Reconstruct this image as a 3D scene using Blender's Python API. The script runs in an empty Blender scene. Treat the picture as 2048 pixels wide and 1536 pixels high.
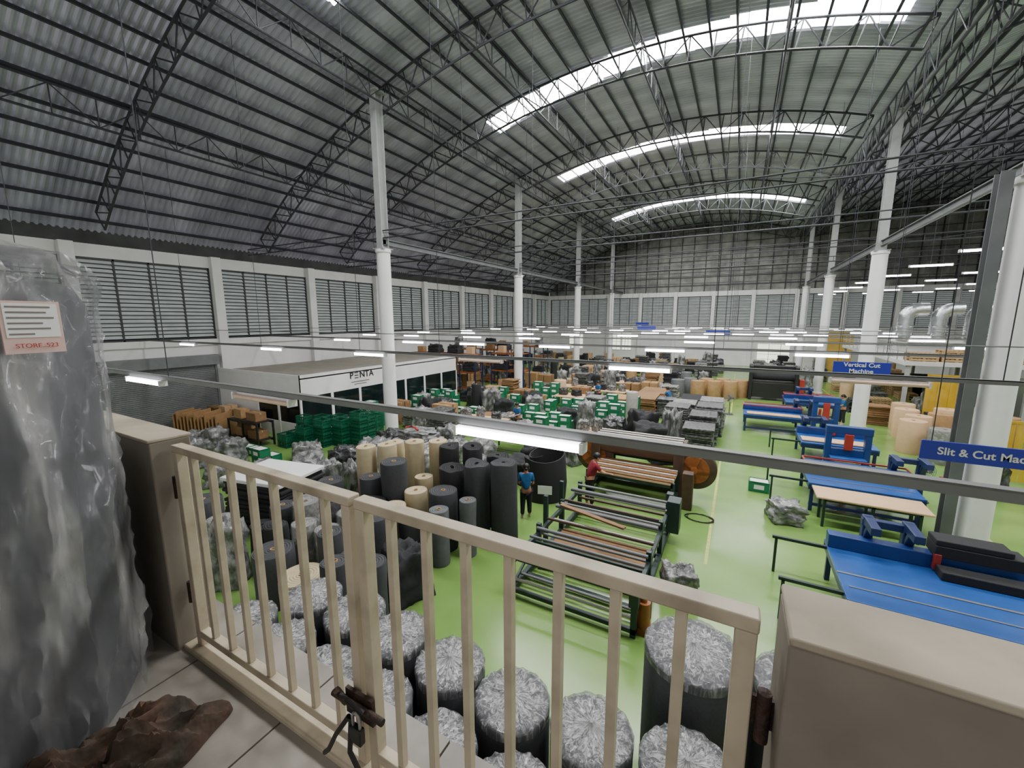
import bpy, bmesh, math, random
from mathutils import Vector, Matrix, noise
random.seed(7)
SC=bpy.context.scene; COL=SC.collection
pi=math.pi
def C(r,g,b):
    f=lambda c:(c/255/12.92) if c/255<=.04045 else ((c/255+.055)/1.055)**2.4
    return (f(r),f(g),f(b),1)
# ---------------------------------------------------------------- materials
def M(name,col,rough=.6,metal=0,var=.15,scale=2.,bump=0,bscale=20,emit=0,ecol=None,alpha=1,coat=0,spec=.5,stretch=None):
    m=bpy.data.materials.new(name);m.use_nodes=True;nt=m.node_tree;n=nt.nodes;l=nt.links
    p=n['Principled BSDF']
    tc=n.new('ShaderNodeTexCoord');src=tc.outputs['Object']
    if stretch:
        mp=n.new('ShaderNodeMapping');mp.inputs['Scale'].default_value=stretch;l.new(src,mp.inputs[0]);src=mp.outputs[0]
    no=n.new('ShaderNodeTexNoise');no.inputs['Scale'].default_value=scale;no.inputs['Detail'].default_value=5;l.new(src,no.inputs['Vector'])
    cr=n.new('ShaderNodeValToRGB');cr.color_ramp.elements[0].position=.3;cr.color_ramp.elements[1].position=.72
    cr.color_ramp.elements[0].color=tuple(c*(1-var) for c in col[:3])+(1,)
    cr.color_ramp.elements[1].color=tuple(min(1,c*(1+var)) for c in col[:3])+(1,)
    l.new(no.outputs['Fac'],cr.inputs['Fac']);l.new(cr.outputs['Color'],p.inputs['Base Color'])
    p.inputs['Roughness'].default_value=rough;p.inputs['Metallic'].default_value=metal
    p.inputs['Coat Weight'].default_value=coat;p.inputs['Specular IOR Level'].default_value=spec
    if bump:
        nb=n.new('ShaderNodeTexNoise');nb.inputs['Scale'].default_value=bscale;nb.inputs['Detail'].default_value=3;l.new(src,nb.inputs['Vector'])
        b=n.new('ShaderNodeBump');b.inputs['Strength'].default_value=bump;b.inputs['Distance'].default_value=.05
        l.new(nb.outputs['Fac'],b.inputs['Height']);l.new(b.outputs['Normal'],p.inputs['Normal'])
    if emit:
        p.inputs['Emission Color'].default_value=ecol or col;p.inputs['Emission Strength'].default_value=emit
    if alpha<1: p.inputs['Alpha'].default_value=alpha
    return m
def M2(name,ca,cb,scale,lo,hi,rough=.4,bump=.4,stretch=(1,1,1),coat=0,metal=0):
    """two-tone noise material (stains, crumpled film)"""
    m=M(name,ca,rough=rough,scale=scale,bump=bump,bscale=scale*1.5,stretch=stretch,coat=coat,metal=metal)
    cr=[x for x in m.node_tree.nodes if x.type=='VALTORGB'][0].color_ramp
    cr.elements[0].position=lo;cr.elements[1].position=hi;cr.elements[0].color=ca;cr.elements[1].color=cb
    return m
green_floor=M2('green_epoxy_floor',C(100,138,66),C(124,158,84),.5,.3,.7,rough=.2,bump=.02)
tile=M2('dirty_white_tile',C(112,107,98),C(158,152,142),2.2,.35,.65,rough=.45,bump=.05)
white=M('white_plaster',C(222,222,220),.7,var=.06,scale=1)
offwhite=M('offwhite_plaster',C(205,204,198),.75,var=.1,scale=.8)
white_paint=M('white_paint',C(230,230,230),.5,var=.04)
darkside=M('dark_siding',C(64,66,66),.8,var=.3,scale=1.5)
gablem=M2('aged_grey_panel',C(112,114,110),C(150,150,144),1.2,.35,.7,rough=.85,bump=.1)
roofm=M2('galvanised_roof_sheet',C(154,152,172),C(202,200,220),.35,.3,.7,rough=.36,bump=.02,stretch=(1,3,1),metal=.4)
steel=M('dark_grey_steel',C(58,60,66),.6,metal=.2,var=.15)
steel_m=M('mid_grey_steel',C(100,103,105),.55,metal=.3,var=.12)
steel_l=M('light_grey_steel',C(116,118,118),.5,metal=.3,var=.1)
colsteel=M('pale_column_steel',C(156,159,158),.55,var=.1)
sky_em=M('translucent_skylight',C(250,252,250),.5,emit=16,ecol=C(252,250,248))
louver=M('frosted_louvre_glass_glow',C(132,138,136),.35,var=.35,scale=1.2,emit=.28,ecol=C(180,188,185),stretch=(1,1,5))  # slats emit a mild glow standing in for daylight through the glass
frame_d=M('dark_window_frame',C(54,57,57),.5)
beige=M2('chipped_cream_paint',C(186,174,150),C(124,112,92),6,.48,.85,rough=.5,bump=.1)
beige_d=M2('worn_cream_wall',C(176,166,146),C(126,115,97),3,.35,.75,rough=.7,bump=.15)
parap=M2('dusty_grey_render',C(150,143,130),C(110,102,90),2,.3,.7,rough=.8,bump=.15)
rust=M2('rusty_iron',C(70,44,30),C(30,24,20),20,.3,.7,rough=.7,bump=.4)
black=M('black_iron',C(26,25,25),.5)
foam=M('charcoal_foam',C(62,64,67),.9,var=.12,scale=30,bump=.1,bscale=80)
foam_b=M('black_foam',C(38,39,41),.9,var=.15,scale=20)
foam_g=M('mid_grey_foam',C(96,99,101),.85,var=.12,scale=8)
cream_roll=M('cream_foam',C(186,172,138),.8,var=.08,scale=6)
white_roll=M('offwhite_film_roll',C(176,174,166),.45,var=.12,scale=10,bump=.4,bscale=12)
card=M('cardboard',C(160,126,84),.8,var=.14,scale=5)
card_d=M('brown_cardboard',C(130,98,64),.8,var=.16,scale=5)
card_l=M('pale_board',C(202,168,130),.7,var=.06,scale=5)
wood=M('pale_timber',C(172,144,102),.75,var=.2,scale=6,stretch=(1,1,8))
core_m=M('paper_core',C(180,152,114),.8)
film=M2('clear_wrap_film',C(100,104,108),C(226,228,228),7,.5,.78,rough=.2,bump=.9,coat=.6)
film.node_tree.nodes['Principled BSDF'].inputs['Alpha'].default_value=.4
bundle_m=M2('bubble_wrapped_goods',C(80,82,82),C(180,181,178),5,.42,.8,rough=.3,bump=.9,coat=.3)
bundle_d=M2('dark_wrapped_goods',C(38,39,41),C(112,115,118),6,.5,.8,rough=.3,bump=.9,coat=.3)
paper=M('white_paper',C(222,224,222),.7,var=.04)
green_c=M('green_crate_plastic',C(10,92,66),.45,var=.12)
green_l=M('bright_green_plastic',C(30,118,80),.45,var=.12)
mach_g=M('dark_green_machine_paint',C(30,50,48),.45,var=.2)
orange=M('orange_machine_paint',C(138,80,36),.5,var=.3,scale=5)
brownm=M('brown_machine_paint',C(72,52,40),.5,var=.25,scale=5)
chrome=M('polished_roller_steel',C(166,164,158),.3,metal=.7,var=.05)
blue=M('blue_machine_paint',C(30,60,120),.35,var=.12,scale=3)
blue_top=M('blue_table_top',C(38,82,150),.3,var=.1,scale=3)
blue_d=M('deep_blue_paint',C(30,46,88),.4,var=.1)
red=M('red_machine_paint',C(160,50,40),.45)
signblue=M('royal_blue_sign',C(28,42,160),.4,var=.03)
black_glass=M('dark_window_glass',C(22,34,34),.1,var=.2)
roofbrown=M('dusty_grey_office_roof',C(138,133,122),.85,var=.12)
shut=M('grey_roller_shutter',C(116,120,120),.5,metal=.2)
tube_on=M('lit_fluorescent_tube',C(255,255,255),.4,emit=24,ecol=C(250,250,255))
tube_off=M('unlit_fluorescent_tube',C(222,190,170),.4)
duct_m=M('shiny_duct_metal',C(200,204,206),.25,metal=.9,var=.15,scale=6,bump=.2)
yellow=M('yellow_strip_curtain',C(214,176,40),.3,var=.15,alpha=.6)
yline=M('worn_yellow_floor_paint',C(170,178,84),.5,var=.25,scale=8)
skin=M('skin',C(170,122,92),.6,var=.04)
hair_m=M('black_hair',C(18,16,16),.5)
shirt_b=M('blue_shirt_cloth',C(28,86,134),.85,var=.12,scale=12)
shirt_r=M('maroon_shirt_cloth',C(128,28,44),.85,var=.12,scale=12)
pants_m=M('dark_trouser_cloth',C(26,28,36),.9)
shoe_m=M('pale_shoe',C(190,180,165),.6)
cloth_br=M2('rust_brown_cloth',C(84,62,50),C(50,46,36),6,.3,.7,rough=.95,bump=.6)
pink=M('pink_label_print',C(206,176,168),.7,var=.06)
redink=M('red_ink',C(170,52,48),.7)
ink=M('black_ink',C(30,30,30),.7)
greyink=M('grey_print_ink',C(120,110,106),.7)
orange_box=M('grey_lilac_cartons',C(146,138,142),.7,var=.15,scale=4)
rollgrey=M('grey_wrapped_foam',C(68,70,74),.8,var=.12,scale=5)
# ---------------------------------------------------------------- mesh builder
class MB:
    def __init__(s): s.v=[];s.f=[];s.m=[]
    def add(s,vs,fs,mi=0):
        b=len(s.v);s.v+=[tuple(p) for p in vs];s.f+=[tuple(i+b for i in f) for f in fs];s.m+=[mi]*len(fs);return s
    def box(s,c,d,rz=0,mi=0,rx=0,ry=0):
        R=Matrix.Rotation(rz,3,'Z')@Matrix.Rotation(ry,3,'Y')@Matrix.Rotation(rx,3,'X');c=Vector(c)
        vs=[c+R@Vector((x*d[0]/2,y*d[1]/2,z*d[2]/2)) for x in(-1,1) for y in(-1,1) for z in(-1,1)]
        return s.add(vs,[(0,1,3,2),(4,6,7,5),(0,4,5,1),(2,3,7,6),(0,2,6,4),(1,5,7,3)],mi)
    def bx(s,x0,x1,y0,y1,z0,z1,mi=0): return s.box(((x0+x1)/2,(y0+y1)/2,(z0+z1)/2),(abs(x1-x0),abs(y1-y0),abs(z1-z0)),0,mi)
    def tube(s,a,b,r,n=6,mi=0,r2=None):
        a=Vector(a);b=Vector(b);d=b-a
        if d.length<1e-6:return s
        q=d.to_track_quat('Z','Y').to_matrix();r2=r if r2 is None else r2;vs=[]
        for i in range(n):
            t=2*pi*i/n;o=q@Vector((math.cos(t),math.sin(t),0));vs.append(a+o*r);vs.append(b+o*r2)
        fs=[(2*i,(2*i+2)%(2*n),(2*i+3)%(2*n),2*i+1) for i in range(n)]
        fs+= [tuple(range(2*n-2,-1,-2)),tuple(range(1,2*n,2))]
        return s.add(vs,fs,mi)
    def path(s,pts,r,n=8,mi=0):
        pts=[Vector(p) for p in pts];vs=[];N=len(pts)
        for k,p in enumerate(pts):
            d=(pts[min(k+1,N-1)]-pts[max(k-1,0)]).normalized()
            ref=Vector((0,0,1)) if abs(d.z)<.95 else Vector((0,1,0))
            if abs(d.y)<.2 and abs(d.x)+abs(d.z)>.9: ref=Vector((0,1,0))
            u=d.cross(ref).normalized();w=d.cross(u)
            for i in range(n):
                t=2*pi*i/n;vs.append(p+(u*math.cos(t)+w*math.sin(t))*r)
        fs=[(k*n+i,k*n+(i+1)%n,(k+1)*n+(i+1)%n,(k+1)*n+i) for k in range(N-1) for i in range(n)]
        fs+=[tuple(range(n-1,-1,-1)),tuple((N-1)*n+i for i in range(n))]
        return s.add(vs,fs,mi)
    def rev(s,prof,c=(0,0,0),n=24,mi=0,wob=0,sx=1,sy=1,seed=0):
        vs=[];cx,cy,cz=c
        for k,(r,z) in enumerate(prof):
            for i in range(n):
                t=2*pi*i/n
                rr=r*(1+(wob*noise.noise(Vector((math.cos(t)*2.2+seed,math.sin(t)*2.2,z*1.8))) if wob else 0))
                vs.append((cx+rr*math.cos(t)*sx,cy+rr*math.sin(t)*sy,cz+z))
        fs=[(k*n+i,k*n+(i+1)%n,(k+1)*n+(i+1)%n,(k+1)*n+i) for k in range(len(prof)-1) for i in range(n)]
        if prof[0][0]>1e-4: fs.append(tuple(range(n-1,-1,-1)))
        if prof[-1][0]>1e-4: fs.append(tuple((len(prof)-1)*n+i for i in range(n)))
        return s.add(vs,fs,mi)
    def obj(s,name,mats,parent=None,loc=None,label=None,cat=None,group=None,kind=None,bevel=0,smooth=True,rz=0,world=False):
        me=bpy.data.meshes.new(name)
        vs=s.v
        if world and loc: vs=[(a-loc[0],b-loc[1],c-loc[2]) for a,b,c in vs]
        me.from_pydata(vs,[],s.f)
        if not isinstance(mats,(list,tuple)): mats=[mats]
        for m in mats: me.materials.append(m)
        if len(mats)>1: me.polygons.foreach_set('material_index',s.m)
        if smooth:
            me.polygons.foreach_set('use_smooth',[True]*len(me.polygons))
            try: me.set_sharp_from_angle(angle=math.radians(38))
            except Exception: pass
        me.update()
        o=bpy.data.objects.new(name,me);COL.objects.link(o)
        if loc:o.location=loc
        o.rotation_euler[2]=rz
        if parent:o.parent=parent
        if bevel:
            b=o.modifiers.new('b','BEVEL');b.width=bevel;b.segments=2;b.limit_method='ANGLE'
        tag(o,label,cat,group,kind)
        return o
def tag(o,label=None,cat=None,group=None,kind=None):
    if label:o['label']=label
    if cat:o['category']=cat
    if group:o['group']=group
    if kind:o['kind']=kind
def thing(name,loc,label,cat,group=None,rz=0):
    o=bpy.data.objects.new(name,None);COL.objects.link(o);o.location=loc;o.rotation_euler[2]=rz;o.empty_display_size=.1
    tag(o,label,cat,group);return o
def dup(o,loc=None,rz=None,parent=None,label=None,sc=None):
    n=o.copy();COL.objects.link(n)
    if parent:n.parent=parent
    if loc is not None:n.location=loc
    if rz is not None:n.rotation_euler[2]=rz
    if label:n['label']=label
    if sc:n.scale=sc
    for c in list(o.children): dup(c,parent=n)
    return n
def text(body,size,loc,rot,mat,parent,name='lettering',ext=.004,al='CENTER',sp=1.0,bold=0):
    cu=bpy.data.curves.new(name,'FONT');cu.body=body;cu.size=size;cu.extrude=ext;cu.align_x=al;cu.align_y='CENTER';cu.space_line=sp;cu.offset=bold
    t=bpy.data.objects.new('tmp_text',cu);COL.objects.link(t);bpy.context.view_layer.update()
    me=bpy.data.meshes.new_from_object(t.evaluated_get(bpy.context.evaluated_depsgraph_get()))
    bpy.data.objects.remove(t);me.materials.clear();me.materials.append(mat)
    o=bpy.data.objects.new(name,me);COL.objects.link(o);o.location=loc;o.rotation_euler=rot;o.parent=parent
    return o
# ---------------------------------------------------------------- constants
XL,XR,YF,YB=-24.2,24.,55.2,-4.
CX,CZ,RR=-4.8,-12.4,29.0
VX=5.3;CX2=VX+(VX-CX)
def roofz(x):
    c=CX if x<=VX else CX2
    return CZ+math.sqrt(RR*RR-(x-c)**2)
colY=[13.57,26.1,38.2,50.0]
# ---------------------------------------------------------------- floor / walls
MB().bx(XL-.3,XR+.3,YB,YF+.3,-.2,0).obj('floor',green_floor,kind='structure')
w=MB();w.bx(XL-.3,XL,YB,YF,0,4.5,0).bx(XL-.3,XL,YB,YF,8.1,8.65,0).bx(XL-.3,XL-.2,YB,YF,4.5,8.1,1).bx(XL-.3,XL,YB,YF,8.65,9.4,1)
w.bx(XL-.0,XL+.12,YB,YF,4.2,4.5,0).obj('wall_left',[white,darkside],kind='structure')
w=MB();w.bx(XL,XR,YF,YF+.3,0,4.5,0).bx(XL,XR,YF,YF+.3,8.1,8.65,0).bx(XL,XR,YF+.2,YF+.3,4.5,8.1,1)
w.obj('wall_far',[white,darkside],kind='structure')
w=MB();w.bx(XR,XR+.3,YB,YF,0,4.5,0).bx(XR,XR+.3,YB,YF,4.5,15,1).obj('wall_right',[offwhite,darkside],kind='structure')
g=MB();xs=[XL+i*(XR-XL)/60 for i in range(61)]
for a,b in zip(xs,xs[1:]):
    za,zb=roofz(a)+.1,roofz(b)+.1
    g.add([(a,YF+.1,8.65),(b,YF+.1,8.65),(b,YF+.1,zb),(a,YF+.1,za)],[(0,1,2,3)],0)
x=XL+1.2
while x<XR:
    g.bx(x-.04,x+.04,YF-.02,YF+.1,8.65,roofz(x),1);x+=1.35
z=9.4
while z<16.5:
    for a,b in zip(xs,xs[1:]):
        if roofz((a+b)/2)>z+.1: g.bx(a,b,YF+.02,YF+.1,z-.03,z+.03,1)
    z+=.95
g.obj('wall_gable',[gablem,darkside],kind='structure')
tn=1;wn=1
pY=[11.9+5.44*k for k in range(-3,8)]
for y in pY:
    MB().bx(XL,XL+.32,y-.22,y+.22,0,8.65).obj('trim_%d'%tn,white,kind='structure',bevel=.01);tn+=1
def louvre(n_m,width,h):
    m=MB()
    for i in range(n_m+1):
        x=-width/2+width*i/n_m;m.box((x,0,h/2),(.07 if i%n_m else .1,.1,h),0,0)
    m.box((0,0,.04),(width,.1,.08),0,0);m.box((0,0,h-.04),(width,.1,.08),0,0)
    k=0;z=.2
    while z<h-.12:
        m.box((0,0.02,z),(width-.05,.012,.15),0,1,rx=-.5)
        if k%2==1: m.box((0,-.03,z+.09),(width,.03,.045),0,0)
        z+=.18;k+=1
    return m
LW=louvre(4,4.98,3.6)
ys=[pY[0]-5.44]+pY
for y in ys:
    yc=y+2.72
    if yc>YF-1: continue
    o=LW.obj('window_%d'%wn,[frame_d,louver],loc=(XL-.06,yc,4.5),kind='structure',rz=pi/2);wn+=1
fX=[XL+.1,-19.8,-15.5,-11.4,-7.2,-3.0,1.1,5.2,9.4,13.6,17.8,22.0]
for x in fX:
    MB().bx(x-.2,x+.2,YF-.3,YF,0,8.65).obj('trim_%d'%tn,white,kind='structure',bevel=.01);tn+=1
LF=louvre(3,3.75,3.6)
for a,b in zip(fX,fX[1:]):
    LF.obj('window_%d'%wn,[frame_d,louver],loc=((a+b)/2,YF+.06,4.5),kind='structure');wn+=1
dayg=M('bright_daylight_glass',C(235,240,225),.4,emit=1.6,ecol=C(235,245,215))
for (x,wd,z0,z1) in [(-14.6,1.6,1.4,3.6),(-13.0,1.2,1.4,3.6),(3.6,3.4,.3,2.6),(-20,2,1.4,3.4)]:
    m=MB();m.bx(-wd/2,wd/2,-.02,.0,0,z1-z0,1)
    for i in range(4): m.box((-wd/2+wd*i/3,-.04,(z1-z0)/2),(.06,.06,z1-z0),0,0)
    for i in range(5): m.box((0,-.04,(z1-z0)*i/4),(wd,.06,.05),0,0)
    m.obj('window_%d'%wn,[white_paint,dayg],loc=(x,YF-.01,z0),kind='structure');wn+=1
def shutter(y0,y1,h,n):
    m=MB();k=int(h/.09)
    for i in range(k): m.box((XL+.06,(y0+y1)/2,i*.09+.05),(.05,y1-y0,.075))
    m.bx(XL,XL+.4,y0-.1,y1+.1,h,h+.5,0)
    m.bx(XL,XL+.14,y0-.1,y0,0,h,0).bx(XL,XL+.14,y1,y1+.1,0,h,0)
    m.obj('door_%d'%n,shut,kind='structure')
shutter(6.9,11.4,3.2,1)
# ---------------------------------------------------------------- roof
SX0,SX1=-12.3,4.2
SKY=[(9.9,1.3,.05),(20.5,1.5,.09),(30.1,1.4,.06),(44.6,1.4,.04)]   # y at the low end, width, slant
SKY_ADDED=[(9.9,1.6,0),(19.0,1.6,0)]  # added skylights, out of view, put in to brighten the right bay
def skyc(s,x): return s[0]-s[2]*(x+12)
def vault(c,xa,xb,skl,s0,s1):
    a0=math.asin((xa-c)/RR);a1=math.asin((xb-c)/RR);na=48;dy=.056;ny=int((YF+.3-YB)/dy)
    vs=[];fs=[]
    for j in range(ny+1):
        y=YB+j*dy;off=(.0,.05,.05,0)[j%4]
        for i in range(na+1):
            a=a0+(a1-a0)*i/na;r=RR+off;vs.append((c+r*math.sin(a),y,CZ+r*math.cos(a)))
    for j in range(ny):
        y=YB+(j+.5)*dy
        for i in range(na):
            xm=c+RR*math.sin(a0+(a1-a0)*(i+.5)/na)
            if s0<xm<s1 and any(abs(y-skyc(s,xm))<s[1]/2 for s in skl): continue
            p=j*(na+1)+i;fs.append((p,p+1,p+na+2,p+na+1))
    m=MB();m.v=vs;m.f=fs;m.m=[0]*len(fs);return m
vault(CX,XL-.3,VX,SKY,SX0,SX1).obj('ceiling',roofm,kind='structure',smooth=False)
vault(CX2,VX,XR+.3,SKY_ADDED,11,21).obj('ceiling_right',roofm,kind='structure',smooth=False)
def skylight(s,c,x0,x1,xs_,e):
    global wn
    a0=math.asin((x0-.5-c)/RR);a1=math.asin((x1+.5-c)/RR);n=40;m=MB();vs=[]
    for i in range(n+1):
        a=a0+(a1-a0)*i/n;x=c+(RR+.08)*math.sin(a)
        for k in(-1,1): vs.append((x,skyc(s,x)+k*(s[1]/2+.15),CZ+(RR+.08)*math.cos(a)))
    m.add(vs,[(2*i,2*i+1,2*i+3,2*i+2) for i in range(n)]).obj('window_%d'%wn,sky_em,kind='structure');wn+=1
    for x in xs_:
        L=bpy.data.lights.new('skylight_area_light','AREA');L.shape='RECTANGLE';L.size=5.0;L.size_y=s[1]*.8;L.energy=e;L.color=(1,.985,.985)
        o=bpy.data.objects.new('skylight_area_light',L);COL.objects.link(o);o.location=(x,skyc(s,x),roofz(x)-.03)
        o.rotation_euler[1]=math.asin((x-c)/RR)
for s in SKY: skylight(s,CX,SX0,SX1,(-9.3,-3.9,1.4),760)
for s in SKY_ADDED: skylight(s,CX2,11,21,(13.5,18.5),900)  # added strips and area lamps, unseen, lighting the right bay
def purlin(c,a):
    m=MB();r=RR-.09
    x=c+r*math.sin(a);z=CZ+r*math.cos(a)
    m.box((x,(YF+YB)/2,z),(.045,YF-YB,.13),ry=a)
    m.box((x+.03,(YF+YB)/2,z-.06),(.05,YF-YB,.012),ry=a)
    return m.obj('roof_purlin',steel,loc=(x,0,z),world=True,label='dark grey steel purlin running the length of the hall',cat='roof beam',group='roof purlins')
a=math.asin((XL+.5-CX)/RR);ae=math.asin((VX-.2-CX)/RR)
while a<ae: purlin(CX,a);a+=.0325
a=math.asin((VX+.3-CX2)/RR)
while a<math.asin((XR-.3-CX2)/RR): purlin(CX2,a);a+=.0325
def lattice(top,bot,r=.045,rw=.024,m=None):
    m=m or MB();n=len(top)
    for i in range(n-1):
        m.tube(top[i],top[i+1],r,6);m.tube(bot[i],bot[i+1],r,6)
        if i%2==0: m.tube(top[i],bot[i+1],rw,5)
        else: m.tube(bot[i],top[i+1],rw,5)
        m.tube(top[i],bot[i],rw,5)
    m.tube(top[-1],bot[-1],rw,5)
    return m
def arch_truss(c,xa,xb,y,n,depth=.95):
    a0=math.asin((xa-c)/RR);a1=math.asin((xb-c)/RR);t=[];b=[]
    for i in range(n+1):
        a=a0+(a1-a0)*i/n;r=RR-.2;rb=RR-.2-depth
        t.append((c+r*math.sin(a),y,CZ+r*math.cos(a)));b.append((c+rb*math.sin(a),y,CZ+rb*math.cos(a)))
    return lattice(t,b,.045,.026)
tY=[1.0,7.3,13.9,19.0,26.4,32.2,38.5,44.1,50.3,54.6]
for y in tY:
    arch_truss(CX,XL+.9,VX-.5,y,32).obj('arch_truss',steel,loc=(CX,y,15),world=True,label='curved dark grey lattice steel roof truss',cat='roof truss',group='arched roof trusses')
    arch_truss(CX2,VX+.5,XR-.3,y,20).obj('arch_truss',steel,loc=(CX2,y,15),world=True,label='curved dark grey lattice steel roof truss over side bay',cat='roof truss',group='arched roof trusses')
def long_truss(x,z,depth,lab):
    n=50;t=[(x,1+i*(YF-1.2)/n,z) for i in range(n+1)];b=[(x,1+i*(YF-1.2)/n,z-depth) for i in range(n+1)]
    lattice(t,b,.04,.02).obj('longitudinal_truss',steel,loc=(x,1,z),world=True,label=lab,cat='roof truss',group='lengthwise lattice trusses')
for x in (-19,-13.4,-9.1,-4.2,.7):
    long_truss(x,roofz(x)-.25,.9,'straight dark lattice truss running along the roof')
for dx in(-.4,.4): long_truss(VX+dx,roofz(VX)-.3,1.2,'dark lattice truss along the roof valley')
for y in colY:
    n=20
    t=[(XL+.3+i*(XR-XL-.6)/n,y+.02,9.25) for i in range(n+1)];b=[(p[0],p[1],8.95) for p in t]
    lattice(t,b,.028,.013).obj('tie_truss',steel,loc=(0,y,9),world=True,label='slim horizontal lattice tie between the columns',cat='roof truss',group='horizontal tie trusses')
for y in (20.1,33.0):
    m=MB();m.tube((XL+.3,y,9.0),(XR-.2,y,9.0),.035,8);m.tube((XL+.3,y,9.3),(XR-.2,y,9.3),.025,8)
    for i in range(24): m.tube((XL+1+i*2,y,9.0),(XL+1+i*2,y,9.3),.015,5)
    m.obj('tie_rod',steel,loc=(0,y,9),world=True,label='thin round steel tie rod crossing the hall',cat='tie rod',group='tie rods')
for k,y in enumerate((11.4,16.9,22.3,27.9,33.4,38.9)):
    MB().tube((XL+.3,y,4.95),(XR-.3,y,4.95),.016,6).obj('conduit_pipe',steel_l,loc=(0,y,4.95),world=True,label='thin grey conduit pipe crossing the hall',cat='pipe',group='overhead conduit pipes')
for x,ya in((-13.8,13.57),(VX,YB)):
    m=MB();m.bx(x-.08,x+.08,ya,YF,8.66,8.69).bx(x-.08,x+.08,ya,YF,8.88,8.91).bx(x-.015,x+.015,ya,YF,8.66,8.91)
    m.obj('steel_girder',steel_m,loc=(x,ya,8.7),world=True,label='grey steel I-beam joining the column heads',cat='beam',group='lengthwise girders')
def column(x,y,xt):
    c=thing('column',(x,y,0),'white round concrete column with steel post on top','column','hall columns')
    MB().rev([(.36,0),(.36,.12),(.3,.16),(.29,8.3),(.33,8.34),(.33,8.46)],n=28).obj('concrete_shaft',white_paint,c)
    zt=roofz(min(x,xt))-.55
    m=MB();m.bx(-.16,.16,-.2,-.17,8.46,zt).bx(-.16,.16,.17,.2,8.46,zt).bx(-.015,.015,-.17,.17,8.46,zt).bx(-.3,.3,-.3,.3,8.46,8.5)
    m.bx(-.3,.3,-.3,.3,zt,zt+.04)
    m.obj('steel_post',colsteel,c)
for y in colY: column(-13.8,y,-13.8)
for y in [13.57,24.9,37.0,49.0]: column(VX,y,VX)
m=MB();m.bx(4.66,4.88,13.3,13.33,0,8.6).bx(4.66,4.88,13.57,13.6,0,8.6).bx(4.755,4.785,13.33,13.57,0,8.6)
m.obj('steel_stanchion',steel_m,loc=(4.77,13.45,0),world=True,label='grey steel H-section stanchion beside white column',cat='post')
# ---------------------------------------------------------------- hanging rails and lamps
RY=[3.1,8.6,14.1,19.6,25.1,30.6,36.1,41.6,47.1]
for y in RY:
    m=MB();m.bx(XL+.3,XR-.3,y-.035,y+.035,4.585,4.6).bx(XL+.3,XR-.3,y-.035,y-.027,4.53,4.6).bx(XL+.3,XR-.3,y+.027,y+.035,4.53,4.6)
    m.obj('hanging_rail',steel_l,loc=(0,y,4.55),world=True,label='long thin grey steel channel hung across the hall',cat='rail',group='suspended lighting rails')
    for x in (-20,-14.9,-9.9,-6.9,-.4,3.4,10,16) if y>4 else (-14.5,-8.0,):
        zt=roofz(x)-.3
        MB().tube((0,0,0),(0,0,zt-4.6),.008,5).obj('suspension_wire',steel,loc=(x,y,4.6),label='thin steel wire suspending a lighting rail',cat='wire',group='suspension wires')
def lamp_proto(on):
    c=thing('fluorescent_lamp',(0,0,-50),'lit white fluorescent batten lamp under a steel rail' if on else 'unlit fluorescent batten lamp with pinkish tube','lamp','hall fluorescent lamps')
    MB().bx(-.62,.62,-.03,.03,0,.045).obj('housing',white_paint,c,bevel=.006)
    MB().tube((-.6,-.055,-.012),(.6,-.055,-.012),.03,10).obj('tube',tube_on if on else tube_off,c)
    m=MB();m.bx(-.63,-.6,-.09,.03,-.045,.045);m.obj('end_cap',white_paint,c)
    m=MB();m.bx(.6,.63,-.09,.03,-.045,.045);m.obj('end_cap',white_paint,c)
    return c
LP=lamp_proto(True);LO=lamp_proto(False)
def lamp(x,y,z=4.475,on=True): return dup(LP if on else LO,(x,y,z))
for x,on in ((-8.77,1),(-5.4,0),(-1.65,1)): lamp(x,3.1,4.475,on)
for x,on in ((-20,1),(-14.2,1),(-9.45,1),(-5.6,0),(-1.75,1),(2.0,0)): lamp(x,8.6,4.475,on)
for k,y in enumerate(RY[2:]):
    for i,x in enumerate((-21.5,-17.6,-13.0,-9.6,-5.7,-1.8,2.1,7.2)):
        if (i*7+k*5)%11==0: continue
        lamp(x+.3*math.sin(k*3+i),y,4.475,1)
        if y>30 and x>-6: lamp(x+1.7+.3*math.sin(k*3+i),y,4.475,1)
for y in (18,22.3,26.8,31.2,35.7,40.2,44.7):
    for x in (6.3,9.3,12.4,15.6):
        lamp(x,y,7.5)
        MB().tube((0,0,0),(0,0,roofz(x)-7.6),.007,5).obj('suspension_wire',steel,loc=(x,y,7.54),label='thin steel wire suspending a side bay lamp',cat='wire',group='suspension wires')
for pr in (LP,LO):
    for c in list(pr.children): bpy.data.objects.remove(c)
    bpy.data.objects.remove(pr)
# ---------------------------------------------------------------- signs
def sign(x0,x1,y,z0,z1,txt,size,sp=1.):
    c=thing('hanging_sign',((x0+x1)/2,y,z0),'royal blue hanging sign with white lettering' if txt else 'small royal blue hanging sign board','sign','machine area signs')
    w=x1-x0;h=z1-z0
    MB().bx(-w/2,w/2,-.012,.012,0,h).obj('sign_board',signblue,c,bevel=.003)
    L=txt.split('\n') if txt else []
    for i,t in enumerate(L):
        text(t,size,(0,-.016,h*(1-(i+.5)/len(L))),(pi/2,0,0),paper,c,bold=size*.018)
    zt=roofz(x0)-z0-.3
    for s in(-1,1): MB().tube((s*(w/2-.08),0,h),(s*(w/2-.08),0,zt),.005,4).obj('hanging_cord',steel,c)
sign(1.84,2.95,6.0,3.97,4.18,'Slit & Cut Machine',.112)
sign(2.1,3.2,12.8,4.14,4.44,'Vertical Cut\nMachine',.14)
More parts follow.
